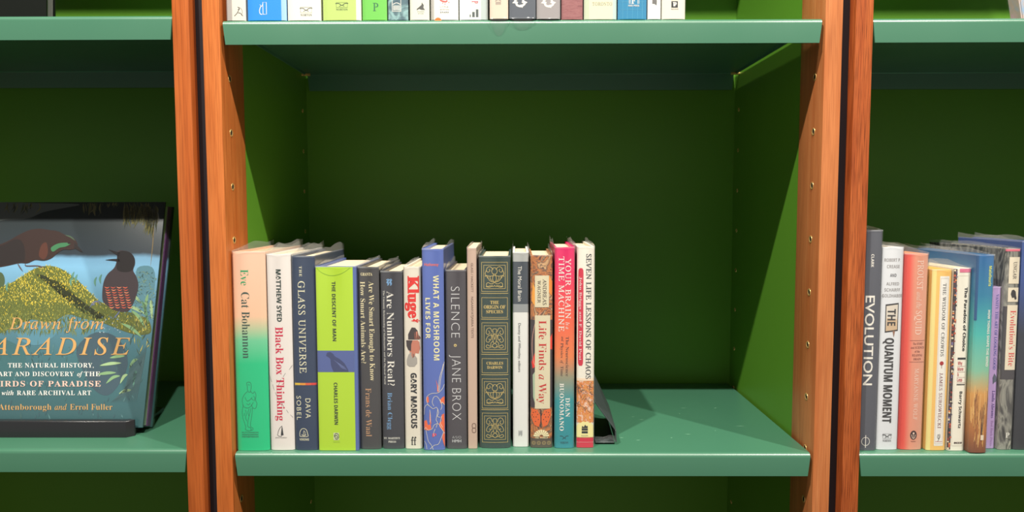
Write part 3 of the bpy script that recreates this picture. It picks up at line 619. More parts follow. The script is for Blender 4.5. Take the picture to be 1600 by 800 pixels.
b.rect('artwork', 0, 1, 590, 594, ink(240, 216, 190)); ye = ink(240, 228, 160)
P = []; 
for i in range(13):
    t_ = math.pi*i/12; P.append((.5-.5*math.cos(t_), 668-9*math.sin(t_)-(1.5 if i % 2 else 0)))
b.poly('publisher_panel', [(0, 684)]+P+[(1, 684)], ye); b.rect('foot_band', 0, 1, 683, 699.6, cr_); b.layer(3)
for i in range(11): b.disc('foot_band', .05+.09*i, 691, .0004, WHITE, n=6)
b.rect('publisher_mark', .3, .66, 669, 672.5, DARK); b.rect('publisher_mark', .3, .66, 673.5, 677, DARK); b.poly('publisher_mark', [(.3, 668.5), (.33, 665), (.42, 667), (.5, 663), (.58, 666), (.64, 664.5), (.66, 668.5)], DARK); b.flat('publisher_name', 'HarperCollins', 'sans', .28, .68, 679.5, 681.5, GREY)
b.down('author_name', 'John Briggs and F. David Peat', 'serifb', .13, .27, 432, 562, ink(240, 200, 200)); b.down('title', 'SEVEN LIFE LESSONS OF CHAOS', 'serif', .52, .8, 397, 591, ink(74, 76, 82)); b.build()

# ---------------- right bay, middle shelf
GR = 'upright books on the right shelf'
b = Book('book', .4150, .4362, .0106, 0, .2707, 360.7, 704, 'tall dark grey book with large white capitals against the grained post', GR, d=.165, sag=.0014, rgb=(84, 86, 96), rise=.006)
b.down('author_name', 'CLARK', 'bold', .36, .52, 397, 417, WHITE); b.down('title', 'EVOLUTION', 'med', .12, .64, 461, 601, WHITE)
b.line('publisher_mark', [(.37+.23*math.cos(t_*math.pi/6), 690-6.5*math.sin(t_*math.pi/6)) for t_ in range(12)], WHITE, .0006, closed=True); b.line('publisher_mark', [(.37, 680), (.37, 700)], WHITE, .0007); b.build()
b = Book('book', .4378, .4640, .0130, 0, .2502, 387, 703, 'white book with condensed black title hanging from a beige sign', GR, d=.155, sag=.0018, rgb=(222, 224, 228), rise=.007)
tn = ink(150, 146, 146)
for t_, s0, s1, v0, v1, f in (('ROBERT P.', .08, .84, 404, 409, 0), ('CREASE', .2, .8, 414, 419, 0), ('AND', .36, .66, 427.5, 432.5, 1), ('ALFRED', .2, .8, 440.7, 445.5, 0), ('SCHARFF', .12, .86, 450, 455, 0), ('GOLDHABER', .03, .97, 459, 464, 0)): b.flat('author_name', t_, 'bold', s0, s1, v0, v1, ink(80, 80, 86) if f else tn)
dkk = ink(58, 56, 58); b.poly('sign', [(.2, 475), (.82, 472.5), (.82, 516), (.2, 519)], dkk); b.layer(2); b.poly('sign', [(.24, 477.5), (.78, 475), (.78, 514), (.24, 516.5)], ink(218, 208, 194)); b.layer(3)
b.poly('sign', [(.28, 496), (.76, 498), (.78, 514), (.24, 516.5)], ink(206, 178, 146)); b.poly('sign', [(.56, 516), (.68, 516), (.63, 526)], ink(150, 110, 90)); b.layer(4); b.down('title', 'THE', 'bold', .3, .68, 482, 508, dkk); b.down('title', 'QUANTUM MOMENT', 'bold', .22, .64, 527, 660, dkk)
gull(b, .47, 681.5, .2, 4, dkk, 'NORTON'); b.build()
b = Book('book', .4652, .4955, .0130, 0, .2420, 397.5, 703, 'coral red book fading to salmon across its rounded spine', GR, d=.158, sag=.004, rise=.010,
         cover=ramp_mat('salmon_jacket', [(0, (206, 56, 50)), (.2, (226, 84, 70)), (.42, (226, 148, 122)), (1, (216, 160, 136))], 0, .0300, 'X'))
ps = ink(240, 206, 188); b.down('title', 'PROUST', 'serif', .5, .74, 407, 453, ps); b.down('title', 'and the', 'ital', .5, .7, 456, 482, ps); b.down('title', 'SQUID', 'serif', .5, .74, 485, 522, ps)
bk = ink(130, 70, 60)
for v in (531, 564.5): b.rect('rule', .3, .92, v, v+.6, bk)
for t_, s0, s1, v0 in (('The STORY', .42, .84, 534.5), ('and SCIENCE', .34, .9, 540.5), ('of the', .5, .72, 546.5), ('READING', .4, .84, 552.5), ('BRAIN', .46, .78, 558.5)): b.flat('subtitle', t_, 'serifb', s0, s1, v0, v0+3.4, bk)
b.down('author_name', 'MARYANNE WOLF', 'serif', .54, .7, 575, 656, ps, 1.1); b.disc('publisher_mark', .58, 680, .0042, ink(60, 36, 36), .0058); b.layer(2); b.disc('publisher_mark', .58, 677, .0012, ps); b.line('publisher_mark', [(.5, 679), (.53, 684), (.58, 685), (.63, 684), (.66, 679)], ps, .0006); b.line('publisher_mark', [(.58, 678), (.58, 686)], ps, .0005); b.flat('publisher_mark', 'HARPER', 'serifb', .48, .68, 689, 690.6, bk); b.build()
b = Book('book', .4975, .5218, .0108, 0, .2231, 422, 704, 'yellow-orange book with white lettered label on its spine', GR, d=.15, sag=.0016, rgb=(240, 190, 104), rise=.008)
b.rect('edge_strip', 0, .2, 422.5, 704, ink(236, 218, 140)); lt = ink(236, 232, 224); b.rect('label_panel', .38, .86, 432, 697, lt); b.layer(2); b.frame('label_panel', .42, .82, 435, 694, ink(190, 170, 150), .00025)
b.down('title', 'THE WISDOM OF CROWDS', 'serif', .54, .7, 443, 556, ink(60, 56, 60), 1.1); b.disc('ornament', .62, 567, .0026, ink(170, 40, 44), n=10); b.line('ornament', [(.62, 568), (.62, 575)], ink(120, 40, 44), .0006); b.down('author_name', 'JAMES SUROWIECKI', 'serif', .54, .7, 582, 669, ink(130, 70, 80), 1.1)
L([(.56, 690), (.62, 687), (.62, 681), (.58, 679), (.55, 683), (.62, 686), (.68, 683), (.66, 678)], .0005, 'publisher_mark', DARK); b.rect('publisher_mark', .45, .8, 690, 690.6, ink(200, 60, 60)); b.build()
b = Book('book', .5227, .5440, .0094, 0, .2250, 419.7, 704.6, 'ivory book with shelf-picture strip on its left edge and bold black title', GR, d=.15, sag=.0016, rgb=(238, 232, 216), rise=.007)
b.rect('picture_strip', 0, .17, 421, 703, ink(80, 60, 56)); b.layer(2)
cols = [(200, 90, 60), (226, 140, 80), (60, 60, 90), (236, 220, 190), (150, 60, 50), (40, 40, 44), (120, 110, 150)]
for i in range(110):
    v0 = 422+i*2.55; k0 = random.randint(0, 2)
    b.rect('picture_strip', .01+.05*k0, .06+.05*k0+random.uniform(.01, .05), v0, v0+random.uniform(1.4, 3.5), ink(*random.choice(cols)))
b.rect('head_band', .3, 1, 420.3, 426, ink(226, 120, 150)); b.frame('rule', .22, .88, 431, 697, ink(190, 184, 170), .00025)
b.down('title', 'The Paradox of Choice', 'black', .63, .8, 449, 548, ink(30, 30, 34)); b.rect('rule', .38, .86, 558, 561, DARK); b.rect('rule', .38, .86, 599.5, 601, DARK)
for t_, v0, s1 in (('Why', 564, .66), ('More', 573, .74), ('Is', 581.5, .48), ('Less', 590, .7)): b.flat('subtitle', t_, 'bold', .4, s1, v0, v0+5.4, ink(190, 70, 80)); b.rect('rule', .38, .86, v0+7.2, v0+7.6, ink(180, 140, 140))
b.down('author_name', 'Barry Schwartz', 'bold', .57, .74, 611, 669, ink(40, 40, 44)); b.flat('publisher_name', 'ecco', 'black', .36, .84, 690, 693.4, ink(60, 30, 30)); b.build()
b = Book('book', .5448, .5667, .0018, 0, .2415, 399, 708, 'teal blue book fading to golden grass at the foot, edge forward', GR, d=.165, sag=.0018, rise=.006,
         cover=ramp_mat('teal_grass_jacket', [(0, (120, 70, 44)), (.12, (176, 110, 56)), (.3, (214, 156, 84)), (.42, (130, 190, 160)), (.6, (70, 180, 172)), (.8, (40, 124, 160)), (1, (44, 104, 160))], 0, .2415, noise=.05, nscale=120, stretch=(1, 1, .1)))
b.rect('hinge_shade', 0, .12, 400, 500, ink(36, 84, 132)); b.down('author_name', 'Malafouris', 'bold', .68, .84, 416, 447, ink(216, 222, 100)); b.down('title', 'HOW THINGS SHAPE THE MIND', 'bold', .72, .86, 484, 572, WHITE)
for i in range(46):
    s0 = random.uniform(.03, .95); v0 = random.uniform(640, 702); c = random.choice([(226, 170, 90), (150, 90, 50), (110, 64, 40), (236, 190, 120)]); b.line('artwork', [(s0, v0), (s0+random.uniform(-.08, .08), v0-random.uniform(12, 45))], ink(*c), .0005, smooth=False)
for i in range(4): b.line('artwork', [(.62, 690), (.6+.04*i, 660), (.52+.09*i, 640-4*i)], ink(70, 56, 50), .0005)
b.layer(2); b.rect('publisher_mark', .6, .78, 680, 688, ink(230, 214, 190)); b.build()
b = Book('book', .5678, .5862, .0180, 0, .2012, 449, 701, 'short lilac book with purple lettering between taller books', GR, d=.14, sag=.0006, rgb=(196, 164, 218), rise=.005)
b.down('title', 'VANITY: THE ART OF LOOKING GOOD', 'serifb', .66, .86, 460, 577, ink(90, 90, 170)); b.down('author_name', 'Linda Abrams', 'serifb', .68, .88, 610, 653, ink(90, 60, 140)); b.down('publisher_name', 'Red Rock Press', 'serif', .68, .86, 657, 697, ink(160, 120, 180))
b.poly('ornament', [(.66, 590), (.78, 583), (.92, 588), (.98, 595), (.82, 597), (.7, 600)], ink(96, 100, 120)); b.build()
b = Book('book', .5868, .6048, .0132, 0, .2484, 389, 703, 'grey photograph book with cream label boxes and red serif title', GR, d=.165, sag=.0016, rise=.004,
         cover=blotch_mat('grey_fur_print', [(40, 40, 40), (84, 82, 80), (150, 148, 138), (60, 60, 58), (190, 186, 170)], 42, (1, 1, .35), detail=9, dist=2.5))
b.rect('artwork', 0, 1, 478, 592, ink(70, 66, 70)); b.layer(2); b.rect('artwork', 0, 1, 389.5, 393, ink(226, 110, 130)); b.layer(3); lbl = ink(226, 214, 190)
b.rect('label_panel', .22, 1, 402, 443, lbl); b.rect('label_panel', .22, 1, 449, 471, lbl); b.rect('label_panel', .22, .98, 476, 577, lbl); b.layer(4)
b.down('author_name', 'UNGAR', 'serif', .5, .74, 409, 436, ink(90, 80, 76)); b.poly('ornament', [(.4, 459), (.46, 453), (.6, 452), (.74, 455), (.78, 461), (.84, 466), (.72, 468), (.64, 464), (.5, 465)], ink(50, 46, 46)); b.down('title', "Evolution's Bite", 'serif', .44, .84, 484, 571, ink(214, 80, 76))
b.layer(2); b.flat('publisher_mark', 'P', 'serifb', .5, .78, 676, 684, WHITE); b.build()
b = Book('book', .6064, .6290, .0133, 0, .257, 377, 703, 'navy to black book cut off by the right picture edge', GR, d=.13, sag=.0016, rise=.006,
         cover=ramp_mat('navy_jacket', [(0, (44, 44, 50)), (.55, (46, 50, 62)), (.8, (50, 76, 140)), (1, (56, 84, 150))], 0, .2616)); b.build()

# ---------------- top shelf of the middle bay: only the feet of the books are in the picture
GT = 'books on the upper shelf seen only at their feet'
HT = .5200
def tb(x0, x1, rgb, label, h=.232, y=.004, **kw):
    kw.setdefault('sag', .0012)
    return Book('book', x0, x1, y, HT, h, 31-h/.000745, 31, label, GT, rgb=rgb, rise=.004, **kw)
b = tb(-.3485, -.3255, (228, 220, 204), 'grey-edged off-white book with archer mark beside the left upper post')
b.rect('edge_strip', 0, .3, -60, 31, ink(170, 162, 156)); L([(.42, 24), (.58, 19), (.68, 12), (.6, 10)], .0007, 'publisher_mark', DARK); L([(.62, 19), (.75, 20), (.86, 24)], .0007, 'publisher_mark', DARK); L([(.62, 10), (.76, 12), (.84, 17), (.78, 23)], .0004, 'publisher_mark', GREY); L([(.6, 14), (.72, 13)], .0005, 'publisher_mark', DARK); b.build()
b = tb(-.3235, -.2770, (6, 142, 232), 'wide bright blue book with white bottle-and-box outline', h=.24, sag=.001)
b.rect('edge_strip', .87, 1, -60, 31, ink(160, 200, 226)); b.line('publisher_mark', [(.4, 21.5), (.4, 3), (.49, 3), (.49, 21.5)], WHITE, .0007, smooth=False, closed=True); b.line('publisher_mark', [(.38, 21.5), (.33, 21), (.31, 16), (.34, 10), (.38, 9)], WHITE, .0009); b.line('publisher_mark', [(.32, 6.5), (.37, 9), (.39, 6)], WHITE, .0005); b.build()
b = tb(-.2762, -.2364, (240, 238, 220), 'wide cream book with seagull mark and grey word'); gull(b, .56, 15, .17, 4.5, DARK, 'NORTON'); b.build()
b = tb(-.2345, -.1888, (188, 212, 116), 'pale green book with seagull mark and wide white edge'); b.rect('edge_strip', .87, 1, -60, 31, ink(226, 228, 214)); gull(b, .5, 7.5, .15, 4, ink(60, 76, 50), 'NORTON'); b.build()
b = tb(-.1880, -.1585, (112, 200, 80), 'bright green book with dark capital letter'); b.flat('publisher_mark', 'P', 'serif', .44, .66, 5, 17, ink(40, 110, 70)); b.build()
b = Book('book', -.1575, -.1335, .004, HT, .24, 31-.24/.000745, 31, 'dark teal marbled book with white barred emblem', GT, sag=.001, cover=blotch_mat('teal_print', [(60, 90, 104), (84, 116, 124), (150, 190, 190), (60, 84, 98)], 60, rough=.5), rise=.004)
b.frame('publisher_mark', .2, .66, -4, 18, WHITE, .0006)
for i in range(6): b.rect('publisher_mark', .27+.06*i, .3+.06*i, 8.5, 16, WHITE)
b.line('publisher_mark', [(.24, 7), (.43, 4.5), (.62, 7)], WHITE, .0008); b.build()
b = tb(-.1318, -.1084, (226, 228, 208), 'pale book with small bird-on-shoe mark'); b.poly('publisher_mark', [(.36, 14), (.44, 12), (.6, 8), (.62, 4), (.72, 8), (.7, 12), (.78, 15.5), (.6, 15.5), (.48, 14), (.36, 16)], ink(84, 84, 80))
b.flat('publisher_name', 'SOLANO', 'sans', .38, .74, 17.5, 19, GREY); b.flat('publisher_name', 'ATLAS', 'sans', .42, .7, 20.5, 22, GREY); b.build()
b = tb(-.1072, -.0742, (238, 236, 224), 'white book with red drips and orange spot near its foot'); b.rect('edge_strip', 0, .12, -60, 31, ink(180, 176, 168)); rr = ink(226, 90, 84)
b.line('artwork', [(.34, 0), (.42, 2), (.55, 3), (.6, 1)], rr, .0016); 
for s0, v in ((.44, 5), (.52, 6.5), (.66, 4), (.6, 2)): b.disc('artwork', s0, v, .0006, rr, n=8)
b.disc('artwork', .26, 33, .0042, ink(240, 120, 50)); b.flat('publisher_name', 'LITTLE,', 'sans', .34, .66, 10, 12, GREY, 1.2); b.flat('publisher_name', 'BROWN', 'sans', .34, .66, 14.3, 16.2, GREY, 1.2); b.flat('publisher_name', 'SPARK', 'bold', .34, .66, 18.5, 20.5, ink(60, 60, 80), 1.2); b.build()
b = tb(-.0734, -.0395, (234, 240, 230), 'white book with small bar chart mark and red letter'); b.rect('edge_strip', .76, 1, -60, 31, ink(186, 198, 194))
for s0, v0, dw in ((.38, 23, .04), (.47, 19, .09), (.6, 15, .09)): b.rect('publisher_mark', s0-.02, s0-.02+dw, v0, 27, ink(84, 92, 92))
b.down('title', 'P', 'serifb', .44, .66, 2, 5.8, ink(196, 60, 80)); b.build()
b = tb(-.0376, -.0155, (226, 204, 184), 'beige book with tiny temple mark whose film hangs over the shelf edge', y=-.0005); b.line('publisher_mark', [(.3, 4), (.46, 1.5), (.62, 4)], GREY, .0006, smooth=False)
for i in range(5): b.rect('publisher_mark', .33+.06*i, .36+.06*i, 5, 9.5, GREY)
FL = [(b, 0)]; b.build()
def swirl(b, cs, cv, m_):
    L2 = lambda pts, wd: b.line('publisher_mark', pts, m_, wd)
    q = 1/b.w*.001
    L2([(cs-6*q, cv-2), (cs-2*q, cv-6), (cs+2.5*q, cv-6), (cs+4*q, cv-2), (cs+3*q, cv+1)], .0024); L2([(cs+6*q, cv+2), (cs+2*q, cv+6), (cs-2.5*q, cv+5), (cs-4*q, cv+2), (cs-3*q, cv-1)], .0024)
    b.poly('publisher_mark', [(cs-9*q, cv+1), (cs-5*q, cv-4), (cs-4*q, cv+2)], m_); b.poly('publisher_mark', [(cs+9*q, cv), (cs+5*q, cv+4), (cs+4*q, cv-3)], m_); b.poly('publisher_mark', [(cs, cv+4), (cs+3*q, cv+9), (cs+4*q, cv+3)], m_)
b = tb(-.0147, .0168, (86, 92, 102), 'dark slate book with white swirl mark and sagging film at its foot', y=-.0005); swirl(b, .4, 6, WHITE); FL.append((b, 1)); b.build()
b = tb(.0174, .0455, (158, 152, 152), 'mauve grey book with white swirl mark left of the maroon one', y=.001); swirl(b, .5, 6, WHITE); FL.append((b, 2)); b.build()
b = Book('book', .0466, .0722, .004, HT, .23, 31-.23/.000745, 31, 'worn maroon cloth book beside the mauve grey book', GT, sag=.0012, cover=blotch_mat('maroon_cloth', [(126, 66, 70), (146, 84, 86), (158, 100, 100), (134, 72, 76)], 300, (.25, 1, 2), rough=.7), rise=.004); b.build()
b = tb(.0732, .1120, (226, 224, 192), 'pale cream book with thin spaced grey capitals'); b.rect('edge_strip', 0, .15, -60, 31, ink(196, 206, 176)); b.rect('edge_strip', .88, 1, -60, 31, ink(190, 216, 204)); b.flat('publisher_name', 'TORONTO', 'serif', .25, .86, 5, 9.8, ink(150, 140, 120), 1.1); b.build()
b = tb(.1130, .1473, (30, 132, 176), 'cobalt blue book with fine grid and white letter emblem'); gl_ = ink(70, 160, 196)
for s0 in (.16, .32, .5, .68, .84): b.rect('artwork', s0, s0+.012, -60, 31, gl_)
for v0 in (4, 16): b.rect('artwork', .1, .9, v0, v0+.5, gl_)
b.layer(2); b.flat('publisher_mark', 'F', 'serifb', .46, .62, -4, 7.5, WHITE)
for s0 in (.38, .42, .68, .72): b.rect('publisher_mark', s0, s0+.015, -4, 7.5, WHITE)
b.flat('publisher_name', 'FREE PRESS', 'bold', .36, .74, 9, 11.5, WHITE); b.build()
b = tb(.1480, .1640, (232, 232, 228), 'slim white book with grey speech square mark'); b.rect('publisher_mark', .34, .68, 1, 7.5, GREY); b.poly('publisher_mark', [(.5, 7.5), (.66, 7.5), (.66, 10)], GREY); b.build()
b = tb(.1647, .1925, (232, 224, 206), 'cream book with boxed letter, last on the upper shelf'); b.rect('publisher_mark', .4, .68, 3.5, 13.5, DARK); b.layer(2); b.flat('publisher_mark', 'B', 'slab', .46, .64, 5, 12.2, WHITE); b.layer(1); b.flat('publisher_name', 'BOOKS', 'bold', .4, .7, 15, 16.6, GREY); b.flat('publisher_name', 'BASIC', 'bold', .4, .7, .2, 1.8, GREY); b.build()
# film hanging over the front edge of the shelf under two of them
for bk_, kind in FL:
    bm = bmesh.new(); wd = bk_.w; dp = (.021, .0145, .005)[kind]; n = 10; rows = []
    for j in range(5):
        row = []
        for i in range(n+1):
            u = i/n; dd = dp*(1-abs(2*u-1)**2.2)*(j/4)
            row.append(bm.verts.new((wd*u, -.0016-.0012*math.sin(j*1.1)-.0006*math.sin(u*9), .001-dd)))
        rows.append(row)
    for a, c in zip(rows, rows[1:]):
        for i in range(n): bm.faces.new((a[i], a[i+1], c[i+1], c[i]))
    bmesh.ops.remove_doubles(bm, verts=bm.verts, dist=1e-6)
    from_bm('film_flap', bm, M_FILM, bk_.root, 60)
# ---------------- face-out bird book in the left bay
def faceout(x0, y0, z0, w_, h, tilt, label, cover, group=None, thick=.028, pages=M_PAGE, ends=None, film=True):
    r = empty('book', (x0, y0, z0), label, 'book', group, (-tilt, 0, 0))
    bm = bmesh.new(); box(bm, 0, w_, 0, .003, 0, h, .0008, 2); fc = from_bm('front_cover', bm, cover, r, 40)
    bm = bmesh.new(); box(bm, .004, w_-.004, .0031, .0165, .003, h-.003); from_bm('text_block', bm, pages, r)
    bm = bmesh.new(); box(bm, .004, w_-.0022, .0166, thick-.0032, .002, h-.002); from_bm('endpapers', bm, ends or pages, r)
    bm = bmesh.new(); box(bm, 0, w_, thick-.003, thick, 0, h, .0008, 2); from_bm('back_cover', bm, cover, r, 40)
    bm = bmesh.new(); box(bm, -.0022, -.0001, .0005, thick-.0005, 0, h, .0005, 1); from_bm('spine', bm, cover, r, 40)
    if film:
        bm = bmesh.new(); g = .0009; pth = [(w_+.001, thick+g), (w_+.001, thick*.5), (w_+.0008, -g), (w_*.66, -g-.0001), (w_*.33, -g), (-.003, -g), (-.003, thick+g)]
        a = [bm.verts.new((x, y, .001)) for x, y in pth]; c = [bm.verts.new((x, y, h+.001)) for x, y in pth]
        for i in range(len(pth)-1): bm.faces.new((a[i], a[i+1], c[i+1], c[i]))
        from_bm('plastic_sleeve', bm, film_mat('glossy_clear_film', .012), r)
    return r, fc
TILT = math.radians(15.785); BW, BH = .236, .3065
jk = ramp_mat('bird_jacket', [(0, (58, 100, 104)), (.3, (68, 114, 122)), (.55, (96, 142, 164)), (.7, (124, 176, 208)), (.738, (116, 164, 196)), (.756, (46, 56, 64)), (.86, (44, 53, 57)), (1, (40, 46, 46))],
              0, BH, rough=.3, noise=.05, nscale=18)  # slate top mixes the printed art with shade painted into the cover
_, PB_ = faceout(-.7315, .0605, .0170-.0045+.0005, BW, BH, TILT, 'large face-out picture book with two dark birds on a mossy mound', jk, pages=paint('pale_pages', (214, 224, 210), .8), ends=paint('purple_endpapers', (118, 66, 128), .6))
def B2(px, py):                 # position on the cover, from proportions measured across its face
    d = 668.8-py; t = (374.7-math.sqrt(max(0, 374.7**2-4*22.2*d)))/44.4
    return ((px+57.7-54.5*t)/(280.6-17.2*t)*BW, t*BH)
pr = Print(lambda x, z, l: (x, -.00008*l, z), [], PB_)
def clipx(p): return (min(BW-.0004, max(.0004, p[0])), min(BH-.0004, max(.0004, p[1])))
def pp(part, pts, mat, smooth=True):
    P = [Vector(B2(*q)) for q in pts]
    if smooth: P = catmull(P, 4, True)
    P = [clipx(p) for p in P]; pr.add(part, P, [tuple(range(len(P)))], mat)
def pl(part, pts, mat, wd, taper=True, smooth=True):
    P = [Vector(clipx(B2(*q))) for q in pts]; ribbon(pr, part, P, mat, wd, smooth, taper)
def inside(x, y, poly):
    c = False; n = len(poly)
    for i in range(n):
        (x1, y1), (x2, y2) = poly[i], poly[i-1]
        if (y1 > y) != (y2 > y) and x < (x2-x1)*(y-y1)/(y2-y1)+x1: c = not c
    return c
rn = random.Random(5)
# pale cloud sweep, hanging foliage at the top
pp('background_art', [(-40, 318), (60, 318), (125, 320), (100, 326), (70, 332), (45, 342), (10, 344), (-40, 352)], ink(80, 88, 86)); pr.layer = 2
ltl = ink(92, 140, 148); dtl = ink(46, 84, 88)
pp('background_art', [(215, 420), (238, 418), (243, 440), (236, 480), (225, 500), (210, 480), (214, 450)], ink(90, 136, 150)); pp('background_art', [(30, 500), (80, 498), (90, 520), (60, 540), (30, 530)], ink(84, 134, 152)); pp('background_art', [(-40, 560), (0, 530), (40, 555), (20, 600), (-40, 610)], ink(58, 104, 108))
pp('background_art', [(120, 545), (150, 520), (185, 530), (200, 570), (175, 615), (150, 612), (130, 580)], ink(60, 84, 96))
fol = [ink(40, 48, 34), ink(84, 84, 44), ink(56, 66, 40), ink(104, 100, 56)]
for (cx, n, L0, L1, sp) in ((20, 7, 12, 28, 16), (50, 10, 14, 34, 22), (145, 12, 20, 36, 26), (215, 70, 18, 58, 34), (238, 46, 20, 82, 14), (170, 16, 6, 14, 50)):
    for i in range(n):
        x = cx+rn.uniform(-sp, sp)*.6; y = 317+rn.uniform(0, L0*.6 if cx > 200 else 2); l_ = rn.uniform(L0, L1)*.6
        pl('foliage_art', [(x, y), (x+rn.uniform(-3, 3), y+l_*.5), (x+rn.uniform(-6, 2), y+l_)], rn.choice(fol if cx < 200 else fol+[ink(124, 116, 60)]), rn.uniform(.0012, .003))
pp('foliage_art', [(228, 332), (238, 328), (248, 332), (250, 346), (240, 352), (230, 346)], ink(96, 96, 90)); pl('foliage_art', [(242, 350), (240, 380), (236, 418)], ink(130, 110, 74), .0012)
# moss mound
mound = [(-50, 470), (-20, 455), (10, 446), (30, 436), (48, 424), (62, 418), (78, 416), (95, 420), (112, 431), (128, 444), (145, 462), (160, 474), (185, 484), (215, 492), (232, 500), (236, 520), (215, 524), (185, 515), (160, 505), (130, 498), (105, 492), (80, 505), (50, 500), (20, 512), (-10, 525), (-50, 530)]
pr.layer = 3; pp('moss_art', mound, ink(92, 100, 42)); pp('moss_art', [(58, 430), (75, 433), (100, 446), (125, 468), (150, 486), (165, 494), (150, 500), (125, 486), (100, 466), (80, 448)], ink(56, 64, 46)); pr.layer = 4
mc = [ink(236, 206, 60), ink(214, 190, 52), ink(246, 226, 104), ink(150, 150, 54), ink(120, 128, 50), ink(174, 164, 60)]; md = [ink(96, 112, 54), ink(120, 128, 60), ink(74, 92, 50), ink(140, 144, 70)]
k = 0
while k < 3200:
    x = rn.uniform(-50, 236); y = rn.uniform(414, 528)
    if not inside(x, y, mound): continue
    k += 1
    dark = abs((y-432)-(x-60)*.62) < 8 and 55 < x < 160
    if dark and rn.random() < .8: continue
    low = y > 478-(x < 40)*6
    m_ = rn.choice(md if low and rn.random() < .75 else mc); l_ = rn.uniform(2, 4.5); a = rn.uniform(-.8, .8)
    pl('moss_art', [(x, y), (x+l_*math.sin(a), y-l_*math.cos(a))], m_, .0009, smooth=False)
for i in range(420):
    x = rn.uniform(-50, 150); pl('moss_art', [(x, 488+(i % 30)), (x+rn.uniform(-4, 4), 494+(i % 30)+rn.uniform(0, 6))], rn.choice(md), .0012, smooth=False)
for i in range(40):
    x = rn.uniform(150, 190); y = rn.uniform(495, 520); pl('lichen_art', [(x, y), (x+rn.uniform(-3, 3), y+rn.uniform(-3, 3))], rn.choice([ink(140, 168, 190), ink(100, 130, 160), ink(170, 190, 200)]), .0014, smooth=False)
# big leaves right
pr.layer = 5; lf = [ink(130, 168, 120), ink(96, 140, 104), ink(160, 190, 140), ink(74, 112, 92)]
for (x, y, dx, dy) in ((198, 457, 24, 18), (196, 478, 32, 14), (232, 460, -6, 34), (190, 506, 32, 22), (222, 470, 10, 36), (236, 470, 2, 30), (205, 485, 24, 30)): pl('leaf_art', [(x, y), (x+dx*.5, y+dy*.35), (x+dx, y+dy)], rn.choice(lf), .0042)
for (x, y, dx, dy) in ((156, 572, 34, -4), (152, 586, 30, -3), (166, 600, 22, -12), (202, 576, 14, -14), (188, 600, 12, -14), (208, 606, 6, -26), (186, 616, 20, -6), (172, 560, 24, -3)): pl('leaf_art', [(x, y), (x+dx*.5, y+dy*.8), (x+dx, y+dy)], rn.choice([lf[0], lf[2], ink(120, 180, 160)]), .0042)
for i in range(14):
    x = 222-i*2; pl('leaf_art', [(x+8, 540+i*2), (x, 580+i*2), (x-10-i, 630)], ink(66, 96, 100), .0016)
for i in range(30):
    x = rn.uniform(205, 236); y = rn.uniform(495, 545); pl('leaf_art', [(x, y), (x+rn.uniform(-8, 8), y+rn.uniform(4, 16))], rn.choice([ink(90, 120, 84), ink(60, 84, 70), ink(180, 170, 90)]), .0015)
for (x, y) in ((115, 432), (120, 436), (112, 440), (12, 448), (150, 440), (158, 436)): pl('leaf_art', [(x, y+8), (x-1, y), (x+2, y-7)], ink(92, 140, 120), .0028)
pp('leaf_art', [(-14, 430), (2, 426), (8, 436), (5, 448), (-12, 450)], ink(74, 92, 60))
for i in range(230):
    x = rn.uniform(212, 244)-max(0, rn.gauss(0, 14)); y = rn.uniform(424, 500)
    pl('foliage_art', [(x, y), (x+rn.uniform(-5, 5), y+rn.uniform(-4, 5))], rn.choice([ink(120, 160, 150), ink(70, 110, 110), ink(100, 140, 150), ink(130, 150, 110), ink(60, 92, 90)]), .0012)
for i in range(150):
    x = rn.uniform(-50, 225); y = rn.uniform(530, 650)
    pl('foliage_art', [(x, y), (x+rn.uniform(-4, 4), y+rn.uniform(4, 12))], rn.choice([ink(62, 100, 100), ink(84, 126, 130), ink(56, 88, 96)]), .0016)
# bird on the left
pr.layer = 6; bb = ink(50, 32, 28); b3 = ink(34, 26, 26); rb = ink(84, 46, 34)
pp('bird_art', [(-60, 402), (-20, 390), (12, 378), (30, 368), (48, 360), (64, 358), (78, 360), (92, 362), (102, 367), (114, 371), (121, 378), (122, 387), (112, 391), (100, 391), (90, 397), (82, 404), (70, 408), (56, 407), (44, 412), (30, 412), (0, 418), (-60, 424)], bb)
pr.layer = 7; pp('bird_art', [(-60, 405), (0, 386), (26, 374), (38, 382), (40, 405), (30, 411), (-20, 419), (-60, 423)], b3); pp('bird_art', [(66, 384), (74, 380), (76, 396), (70, 406), (62, 400)], rb)
pp('bird_art', [(81, 388), (90, 382), (101, 380), (112, 381), (104, 386), (94, 388), (84, 394)], ink(60, 120, 80)); pp('bird_art', [(118, 380), (124, 386), (131, 395), (127, 394), (117, 388)], ink(34, 28, 28), False); pl('bird_art', [(103, 368), (112, 371), (119, 377)], ink(70, 90, 70), .002)
for p_ in ([(28, 411), (32, 418), (37, 425)], [(41, 412), (42, 416), (60, 416), (72, 419)], [(60, 416), (68, 420)]): pl('bird_art', p_, ink(90, 76, 80), .0016)
pr.layer = 8; pp('bird_art', [(107, 380.5), (110, 379), (112, 381), (109, 382)], b3)
